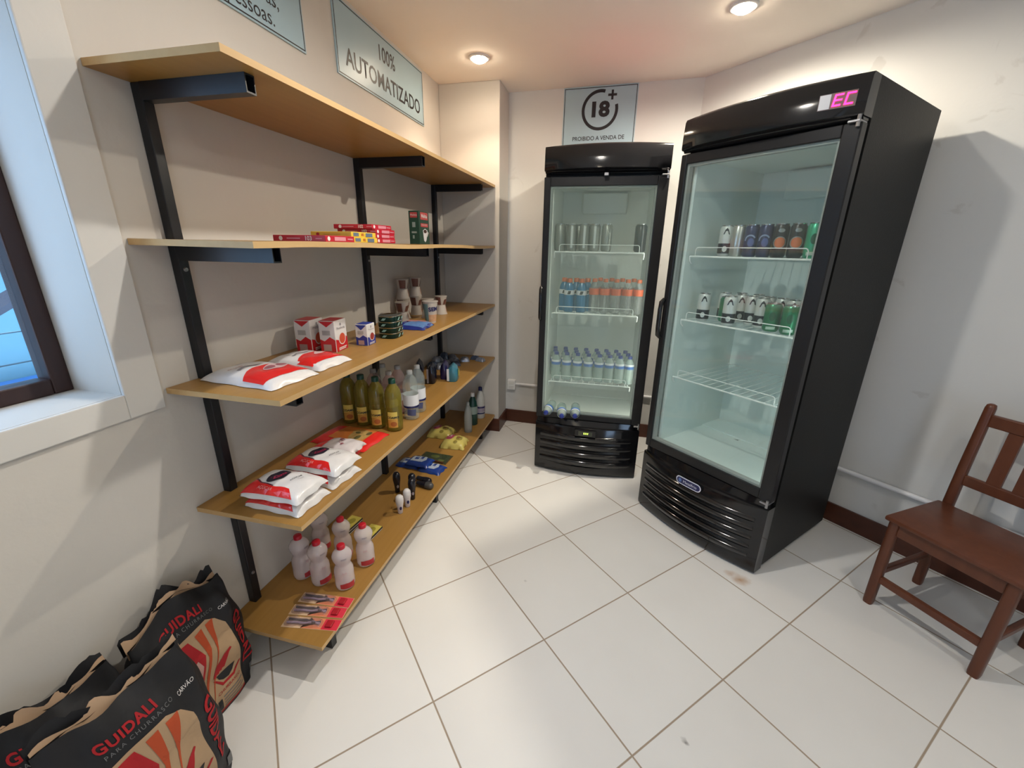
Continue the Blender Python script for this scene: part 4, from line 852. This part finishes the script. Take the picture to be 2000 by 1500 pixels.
# match boxes
def matchbox(label, x, y, dz, rz):
    d = (.062, .105, .014); t = box_thing('match_box', label, 'box', d, mat('black_white_box_side', (.03, .025, .02), .5), (x, y, z+dz), rz, 'yellow topped match boxes', .0008)
    decal('cover_print', [rect(-.030, -.051, .030, .051)], ftop(d), mat('yellow_cover', (.62, .52, .10), .45), t, 9); decal('cover_print', [ellipse(0, .012, .017, .022, 18)], ftop(d, .0012), mat('olive_cover_print', (.35, .30, .04), .45), t, 9); text('lettering', 'FIAT LUX', .011, ftop(d, .0012), M_DRED, t, at=(0, -.034))
    decal('side_stripe', [rect(-.050, .003, .050, .006)], fx(d), M_WP, t, 9)
matchbox('lower box of the two stacked yellow match boxes', .113, 1.462, 0, -.06); matchbox('upper box of the two stacked yellow match boxes', .115, 1.463, .0146, -.10); matchbox('yellow match box lying alone nearer the shelf edge', .232, 1.445, 0, -.08)
# roll-on deodorants
def rollon(label, m, mc, x, y, h=.100, rot=None, dz=0):
    t = thing('deodorant', label, 'deodorant', (x, y, z+dz), 0, 'roll-on deodorants')
    MB().lathe([(0, 0), (.011, 0), (.013, .003), (.0145, h*.30), (.018, h*.52), (.0175, h*.56), (0, h*.56)], 18).build('container', m, t, smooth=60)
    MB().lathe([(0, h*.57), (.0195, h*.57), (.0205, h*.72), (.019, h*.88), (.012, h*.97), (0, h)], 18).build('cap', mc, t, smooth=60)
    decal('label_print', [ellipse(.003, h*.34, .006, .010, 12)], cyl(.0165, 0, .001), M_NAVY if m is M_WDEO else M_GRAYP, t, .008)
    t.rotation_euler = rot if rot else (0, 0, face_cam(x, y)); return t
M_WDEO = mat('white_deodorant_plastic', (.66, .60, .60), .35); M_WCAP = mat('white_deodorant_cap', (.66, .63, .62), .3); M_KDEO = mat('black_deodorant_plastic', (.010, .010, .016), .25)
rollon('white roll-on deodorant standing nearest the camera', M_WDEO, M_WCAP, .288, 1.632, .104); rollon('white roll-on deodorant standing just behind the nearest one', M_WDEO, M_WCAP, .298, 1.692, .104)
rollon('black deodorant standing nearest the wall', M_KDEO, M_KDEO, .182, 1.800, .125); rollon('black deodorant standing right behind the white ones', M_KDEO, M_KDEO, .293, 1.760, .125); rollon('black deodorant standing behind its black neighbour at mid board', M_KDEO, M_KDEO, .262, 1.822, .115)
rollon('black deodorant lying on its side at the shelf edge', M_KDEO, mat('dark_grey_cap', (.06, .06, .06), .25), .258, 1.885, .105, (PI/2, 0, 1.45), .019); rollon('black deodorant lying behind the other lying one', M_KDEO, M_KDEO, .235, 1.935, .10, (PI/2, 0, 1.35), .019)
# blue wipes packs
M_BLW = mat('royal_blue_film', (.015, .05, .26), .25, coat=.4); M_WBL = mat('pale_blue_white_print', (.45, .52, .62), .35)
def wipes(label, x, y, dz, rz):
    def prt(t, f):
        decal('label_print', [clipx([(-.05, -.03), (.03, -.03), (.045, 0), (.03, .05), (-.05, .05)], .135, .105)], lift(f, .0012), M_WBL, t, .02)
        decal('label_print', [rect(-.030, -.012, -.005, .012), rect(.004, .0, .02, .035), rect(-.04, .025, -.01, .036)], lift(f, .0018), M_BLW, t, .02)
    packet('wipes_pack', label, 'pack', .150, .105, .026, (x, y, z+dz), rz, M_BLW, prt, 'blue wipes packs')
wipes('blue and white pack nearest the wall of the three', .105, 2.100, 0, -.05); wipes('middle blue and white pack overlapping its neighbour', .180, 2.090, .0275, -.08); wipes('blue and white pack nearest the shelf edge of the three', .265, 2.075, 0, -.12)
# razor card, yellow snack bags
t = thing('razor_pack', 'transparent green pack with yellow print lying before the yellow bags', 'pack', (.225, 2.215, z), -.06)
MB().b2((-.10, -.06, 0), (.10, .06, .001)).build('card', mat('dark_green_brown_card', (.07, .055, .025), .4), t); MB().loft([[(-.09, -.05, .001), (.09, -.05, .001), (.09, .05, .001), (-.09, .05, .001)], [(-.08, -.04, .013), (.08, -.04, .013), (.08, .04, .013), (-.08, .04, .013)]]).build('blister', clear('green_tinted_blister', (.70, .80, .66), .2, .06, 1.4, (.2, .25, .15)), t)
decal('card_print', [ellipse(-.01, .02, .03, .02, 16), rect(.03, -.03, .07, -.01)], lambda x, y: (x, y, .0015), mat('dull_yellow_print', (.30, .26, .05), .4), t, 9)
for k in (-.055, .01): MB().tube([(k, -.045, .006), (k+.07, -.052, .006)], .006, 8).build('razor', mat('brown_razor', (.09, .03, .01), .4), t)
def ybag(t, f):
    decal('brand_print', [clipx([(-.06, -.02), (-.01, -.025), (.0, .06), (-.05, .065)], .18, .15)], lift(f, .0012), mat('magenta_print', (.42, .06, .12), .4), t, .02)
    decal('food_print', [ellipse(.035, .0, .022, .03, 14), ellipse(.02, -.05, .015, .012, 10)], lift(f, .0014), mat('olive_bag_print', (.30, .24, .05), .4), t, .02); decal('food_print', [ellipse(.03, .01, .011, .014, 12)], lift(f, .002), mat('brown_bag_print', (.28, .10, .04), .4), t, .02)
    text('lettering', 'Yoki', .024, lift(f, .002), M_WP, t, at=(-.03, .02), rot=1.4, maxlen=.02)
M_YB = mat('yellow_green_film', (.62, .52, .14), .25, bump=.4, scale=40, coat=.4)
packet('snack_bag', 'yellow puffed bag with pink print nearer the wall', 'bag', .175, .150, .055, (.125, 2.555, z), .05, M_YB, ybag, 'yellow bags on the bottom board'); packet('snack_bag', 'yellow puffed bag with pink print nearer the shelf edge', 'bag', .165, .150, .055, (.275, 2.425, z), .08, M_YB, ybag, 'yellow bags on the bottom board')
# cleaning bottles
def cb(nm, label, prof, m, capm, cap, x, y, bands):
    t = thing(nm, label, 'bottle', (x, y, z), 0); t.rotation_euler = (0, 0, face_cam(x, y)+.2); MB().lathe(prof, 22, 1.0, .8).build('bottle_body', m, t, smooth=60); r, a_, b_ = cap
    MB().lathe([(0, a_), (r, a_), (r*.95, b_-.004), (r*.7, b_), (0, b_)], 16).build('cap', capm, t, smooth=60)
    for z0, z1, r, mm in bands: MB().lathe([(r, z0), (r, z1)], 22, 1.0, .8).build('label_band', mm, t, smooth=True)
BP = [(0, 0), (.032, 0), (.036, .006), (.036, .12), (.034, .15), (.030, .185), (.020, .212), (.013, .225), (.012, .235), (0, .235)]
cb('bleach_bottle', 'white bottle with dark blue cap beside the pillar on bottom board', BP, mat('ivory_bottle_plastic', (.50, .50, .46), .35), M_NAVY, (.0155, .230, .258), .300, 2.930, [(.055, .105, .0366, mat('purple_grey_label', (.30, .26, .32), .4)), (.088, .100, .0370, M_NAVY), (.04, .05, .0366, M_NAVY)])
cb('cleaner_bottle', 'dark green bottle with white cap in front of the white bottle', BP, mat('dark_green_bottle_plastic', (.008, .045, .035), .3), M_WHITE, (.0155, .228, .256), .285, 2.790, [(.09, .15, .0370, mat('grey_green_label', (.22, .28, .25), .4))])
cb('alcohol_bottle', 'slim translucent grey bottle standing in front of the dark green one', [(r*.82, z_*.93) for r, z_ in BP], clear('cloudy_grey_plastic', (.82, .84, .82), .5, .1, 1.0, (.42, .44, .42)), clear('cloudy_cap', (.85, .87, .85), .6, .1, 1.0, (.5, .52, .5)), (.012, .212, .234), .296, 2.650, [])

# ================================================================ CHARCOAL BAGS
M_KRAFT = mat('kraft_paper', (.40, .27, .16), .8, var=.12, scale=18, bump=.5, spec=.2); M_BKP = mat('black_printed_paper', (.013, .013, .015), .55, var=.25, scale=20, bump=.5, spec=.3)
M_BRED = mat('bag_red_print', (.36, .018, .022), .7, spec=.2); M_BOR = mat('bag_orange_print', (.42, .07, .025), .7, spec=.2); M_BPINK = mat('bag_pale_print', (.50, .30, .26), .7, spec=.2); M_KIN = mat('kraft_lining', (.48, .32, .20), .8, var=.1, bump=.3); M_DGR = mat('grey_bag_print', (.14, .14, .14), .7)
def charcoal(label, loc, rz, w_, d_, h_, lean, seed, tilt=0.0):
    rnd = random.Random(seed); t = thing('charcoal_bag', label, 'bag', loc, rz, 'charcoal bags against the window wall'); ph = rnd.random()*6
    NX, NZ = 72, 30
    def prof(v):  # half width, half depth, y shift, exponent
        q = v/h_; hw = w_/2*(.93+.10*math.sin(PI*min(1, q*1.05))**.7) * (1.0-.02*q); hd = d_/2*(.86+.16*math.sin(PI*min(1, q*1.2)) if q < .62 else (.99)*(1-((q-.62)/.38)**1.6*.93))
        return hw, max(hd, .006), lean*q*q + d_*.10*max(0, q-.6), 2+2.2*(1-q)
    def pt(a, v):
        hw, hd, sh, n = prof(v); c, s_ = math.cos(a), math.sin(a)
        x = hw*math.copysign(abs(c)**(2/n), c); y = hd*math.copysign(abs(s_)**(2/n), s_)
        k = .004*math.sin(5*a+11*v/h_*1.3+ph)+.003*math.sin(9*a-17*v+ph*2); q = v/h_
        dz = (.020*math.sin(2.3*x/w_*3+ph)+.012*math.sin(9*x/w_+ph*1.7))*max(0, q-.75)/.25 + tilt*x*q
        return (x+k*c, y+sh+k*s_*1.3, v+dz)
    def front(x, v, off=.001):
        hw, hd, sh, n = prof(max(0, min(h_, v))); u = max(-.999, min(.999, x/hw)); s_ = -(1-abs(u)**n)**(1/n); 
        c0 = math.copysign(abs(u)**(n/2), u); a = math.atan2(-abs(s_)**(n/2), c0); P = Vector(pt(a, v)); P2 = Vector((0, sh, v)); d = (P-P2); d.z = 0
        nn = Vector((d.x*.35*(abs(u)**3), d.y, 0)); nn = nn.normalized() if nn.length > 1e-6 else Vector((0, -1, 0)); return P + nn*off
    rings = [[pt(2*PI*i/NX, h_*j/NZ) for i in range(NX)] for j in range(NZ+1)]
    w = MB(); R_ = [[w.bm.verts.new(p) for p in r] for r in rings]
    for A, B in zip(R_, R_[1:]):
        for k in range(NX): w.bm.faces.new((A[k], A[(k+1) % NX], B[(k+1) % NX], B[k]))
    w.bm.faces.new(list(reversed(R_[0]))); w.build('sack', M_BKP, t, smooth=70)
    # kraft lining showing at the torn, folded mouth
    w = MB(); A = []; B = []; N = 30
    for i in range(N+1):
        x = -w_*.46+w_*.92*i/N; hw, hd, sh, n = prof(h_); u = x/hw; P = Vector(pt(math.atan2(.25, u), h_)); z_ = h_+(.020*math.sin(2.3*x/w_*3+ph)+.012*math.sin(9*x/w_+ph*1.7))+tilt*x
        wv = .016*math.sin(i*.33+ph)+.010*math.sin(i*.9+ph)
        A.append((x, sh+.001, z_-.03)); B.append((x, sh+.010+.006*math.sin(i*.7), z_+.004+max(0, wv)))
    w.loft([A, B], closed=False, caps=False); w.build('inner_lining', M_KIN, t, smooth=70)
    w = MB(); A = []; B = []
    for i in range(N+1):
        x = -w_*.47+w_*.94*i/N; z_ = h_+(.020*math.sin(2.3*x/w_*3+ph)+.012*math.sin(9*x/w_+ph*1.7))+tilt*x; hw, hd, sh, n = prof(h_)
        k = .020+.014*math.sin(i*.45+ph*1.3)*(1 if i % 7 else .2)
        A.append((x, sh+.012, z_-.02)); B.append((x, sh+.020+.01*math.sin(i*.5), z_+max(.002, k)))
    w.loft([A, B], closed=False, caps=False); w.build('torn_back_flap', M_BKP, t, smooth=70)
    f = lambda o: (lambda x, y: front(x, y, o)); X = w_/2; 
    P = [(-X*.99, .012), (X*.56, .012)] + [(X*.56-.0*k, .012+h_*.56*k/5) for k in range(1, 6)] + [(X*.52, h_*.68), (X*.38, h_*.76), (X*.20, h_*.80), (-X*.2, h_*.79), (-X*.99, h_*.775)]
    decal('kraft_panel', [P], f(.0012), M_KRAFT, t, .018)
    hb = h_*.775
    fl = lambda o: (lambda x, y: front(x*.92+X*.17, y, o))
    decal('flame_print', [[(-X*.80, hb*.99), (-X*.45, hb*.99), (-X*.30, hb*.80), (-X*.42, hb*.55), (-X*.62, hb*.30), (-X*.80, hb*.12), (-X*.66, hb*.45), (-X*.60, hb*.65), (-X*.66, hb*.85)]], fl(.0022), M_BRED, t, .018)
    decal('flame_print', [[(-X*.30, hb*.99), (-X*.12, hb*1.0), (-X*.14, hb*.80), (-X*.30, hb*.50), (-X*.52, hb*.18), (-X*.36, hb*.52), (-X*.24, hb*.75)], [(-X*.02, hb*1.0), (X*.18, hb*1.0), (X*.04, hb*.78), (-X*.20, hb*.45), (-X*.44, hb*.12), (-X*.16, hb*.46), (-X*.02, hb*.75)]], fl(.0022), M_BOR, t, .018)
    decal('flame_print', [[(-X*.56, hb*.80), (-X*.48, hb*.82), (-X*.40, hb*.72), (-X*.46, hb*.60), (-X*.52, hb*.66)]], fl(.003), M_BPINK, t, .018)
    # cup emblem with rising smoke
    cx, cz = X*.22, h_*.335
    decal('cup_emblem', [[(cx-.030, cz+.004), (cx+.030, cz+.004), (cx+.020, cz-.020), (cx+.006, cz-.030), (cx-.012, cz-.026), (cx-.024, cz-.014)]], f(.0022), M_BKP, t, .012)
    for k in range(4): decal('cup_emblem', [[(cx-.040+k*.010, cz+.006+k*.004), (cx-.030+k*.010, cz+.004+k*.004), (cx-.018+k*.012, cz+.036+k*.007), (cx+.010+k*.006, cz+.060+k*.002), (cx+.006+k*.006, cz+.066+k*.002), (cx-.026+k*.010, cz+.040+k*.008)]], f(.0026), M_BRED, t, .012)
    decal('cup_emblem', [[(cx-.042, cz-.002), (cx-.036, cz-.004), (cx-.016, cz-.034), (cx+.020, cz-.034), (cx+.044, cz-.008), (cx+.050, cz-.010), (cx+.022, cz-.044), (cx-.020, cz-.042)]], f(.0022), M_BRED, t, .012)
    text('lettering', 'CHURRASCO', .014, f(.0024), M_BRED, t, at=(cx, cz-.058), maxlen=.02)
    decal('small_print', [rect(cx-.03, cz-.080-.012*k, cx+.045-.01*(k % 2), cz-.076-.012*k) for k in range(4)], f(.0024), M_DGR, t, .02); decal('small_print', [rect(cx-.050, cz-.118, cx-.036, cz-.078)], f(.0024), M_BKP, t, .02)
    decal('bottom_line', [rect(-X*.95, .014, X*.55, .022)], f(.0024), M_BRED, t, .02)
    text('lettering', 'GUIDALI', .030, f(.0018), M_BRED, t, at=(-X*.16, h_*.880), xs=.95, maxlen=.015, weight=.0010, space=1.1)
    text('lettering', 'PARA CHURRASCO', .013, f(.0018), M_DGR, t, at=(-X*.05, h_*.832), maxlen=.02, space=1.3)
    text('lettering', 'GUIDALI', .046, f(.0018), M_BRED, t, at=(X*.755, h_*.45), rot=-PI/2, xs=1.15, maxlen=.010, weight=.0012); text('lettering', 'CARVÃO', .014, f(.0018), M_WP, t, at=(X*.64, h_*.80), maxlen=.02, rot=-.1, xs=.8)
    decal('side_tag', [rect(X*.80, h_*.06, X*.93, h_*.14)], f(.0018), M_DGR, t, .01)
    return t
charcoal('black and kraft charcoal bag standing at right against the wall by the shelf', (.078, .705, 0), PI/2+.02, .300, .150, .430, -.0, 3)
charcoal('black and kraft charcoal bag at left against the wall, cut by photo edge', (.070, .400, 0), PI/2, .290, .140, .420, .0, 9)
charcoal('black and kraft charcoal bag standing in front of the other two', (.238, .452, 0), PI/2, .310, .165, .462, .0, 5)

# ================================================================ CHAIR
al = math.radians(-56.77)
ch = thing('wooden_chair', 'dark reddish brown wooden chair against the right wall', 'chair', (2.432, 1.747, 0), al)
LW = .036; CX = .344; DB = .338; SZ = .428
def legpost(pts, r0):
    w = MB(); rings = []
    for x, y, z_, r in pts: rings.append([(x+r*math.copysign(abs(math.cos(a))**.6, math.cos(a)), y+r*math.copysign(abs(math.sin(a))**.6, math.sin(a)), z_) for a in [2*PI*i/16+.001 for i in range(16)]])
    w.loft(rings); return w.build('leg', M_CHAIR, ch, smooth=50)
r = LW/2
for x in (0, CX): legpost([(x, 0, 0, r*.86), (x, 0, .012, r*.95), (x, 0, .20, r), (x, 0, SZ-.020, r*.98)], r)
for x in (0, CX): legpost([(x, DB, 0, r*.86), (x, DB, .012, r*.95), (x, DB, .40, r), (x, DB+.012, .60, r*.95), (x, DB+.036, .855, r*.86), (x, DB+.037, .868, r*.72), (x, DB+.037, .872, r*.4)], r)
w = MB(); rings = []
def seatring(k, z_):
    return [(-.028+k, -.030+k, z_), (CX+.028-k, -.030+k, z_), (CX+.028-k, DB-r+.002, z_), (-.028+k, DB-r+.002, z_)]
w.box((CX/2, (DB-r-.028)/2, SZ-.009), (CX+.056, DB-r+.032, .020), bevel=.007); w.build('seat', M_CHAIR, ch, smooth=40)
for nm, lo, hi in (('apron', (r*.9, -.011, SZ-.075), (CX-r*.9, .011, SZ-.0195)), ('apron', (-.010, r*.9, SZ-.075), (.012, DB-r*.9, SZ-.0195)), ('apron', (CX-.012, r*.9, SZ-.075), (CX+.010, DB-r*.9, SZ-.0195)), ('apron', (r*.9, DB-.010, SZ-.070), (CX-r*.9, DB+.010, SZ-.0195)),
    ('stretcher', (r*.8, -.011, .118), (CX-r*.8, .011, .148)), ('stretcher', (-.010, r*.8, .150), (.010, DB-r*.8, .176)), ('stretcher', (CX-.010, r*.8, .150), (CX+.010, DB-r*.8, .176)), ('stretcher', (r*.8, DB-.010, .185), (CX-r*.8, DB+.010, .213))):
    MB().b2(lo, hi, bevel=.004).build(nm, M_CHAIR, ch)
yb = lambda z_: DB+.012+(z_-.60)/.255*.024 if z_ > .6 else DB+.012*(z_-.4)/.2
w = MB(); w.b2((r*.8, yb(.81)-.010, .782), (CX-r*.8, yb(.81)+.010, .832), bevel=.004); w.build('top_rail', M_CHAIR, ch)
w = MB(); w.b2((r*.8, yb(.55)-.010, .522), (CX-r*.8, yb(.55)+.010, .566), bevel=.004); w.build('lower_rail', M_CHAIR, ch)
for xc in (.098, .172, .246):
    w = MB(); y0, y1 = yb(.56), yb(.79)
    w.loft([[(xc-.021, y0-.007, .5665), (xc+.021, y0-.007, .5665), (xc+.021, y0+.007, .5665), (xc-.021, y0+.007, .5665)], [(xc-.021, y1-.007, .7815), (xc+.021, y1-.007, .7815), (xc+.021, y1+.007, .7815), (xc-.021, y1+.007, .7815)]]); w.build('back_slat', M_CHAIR, ch)
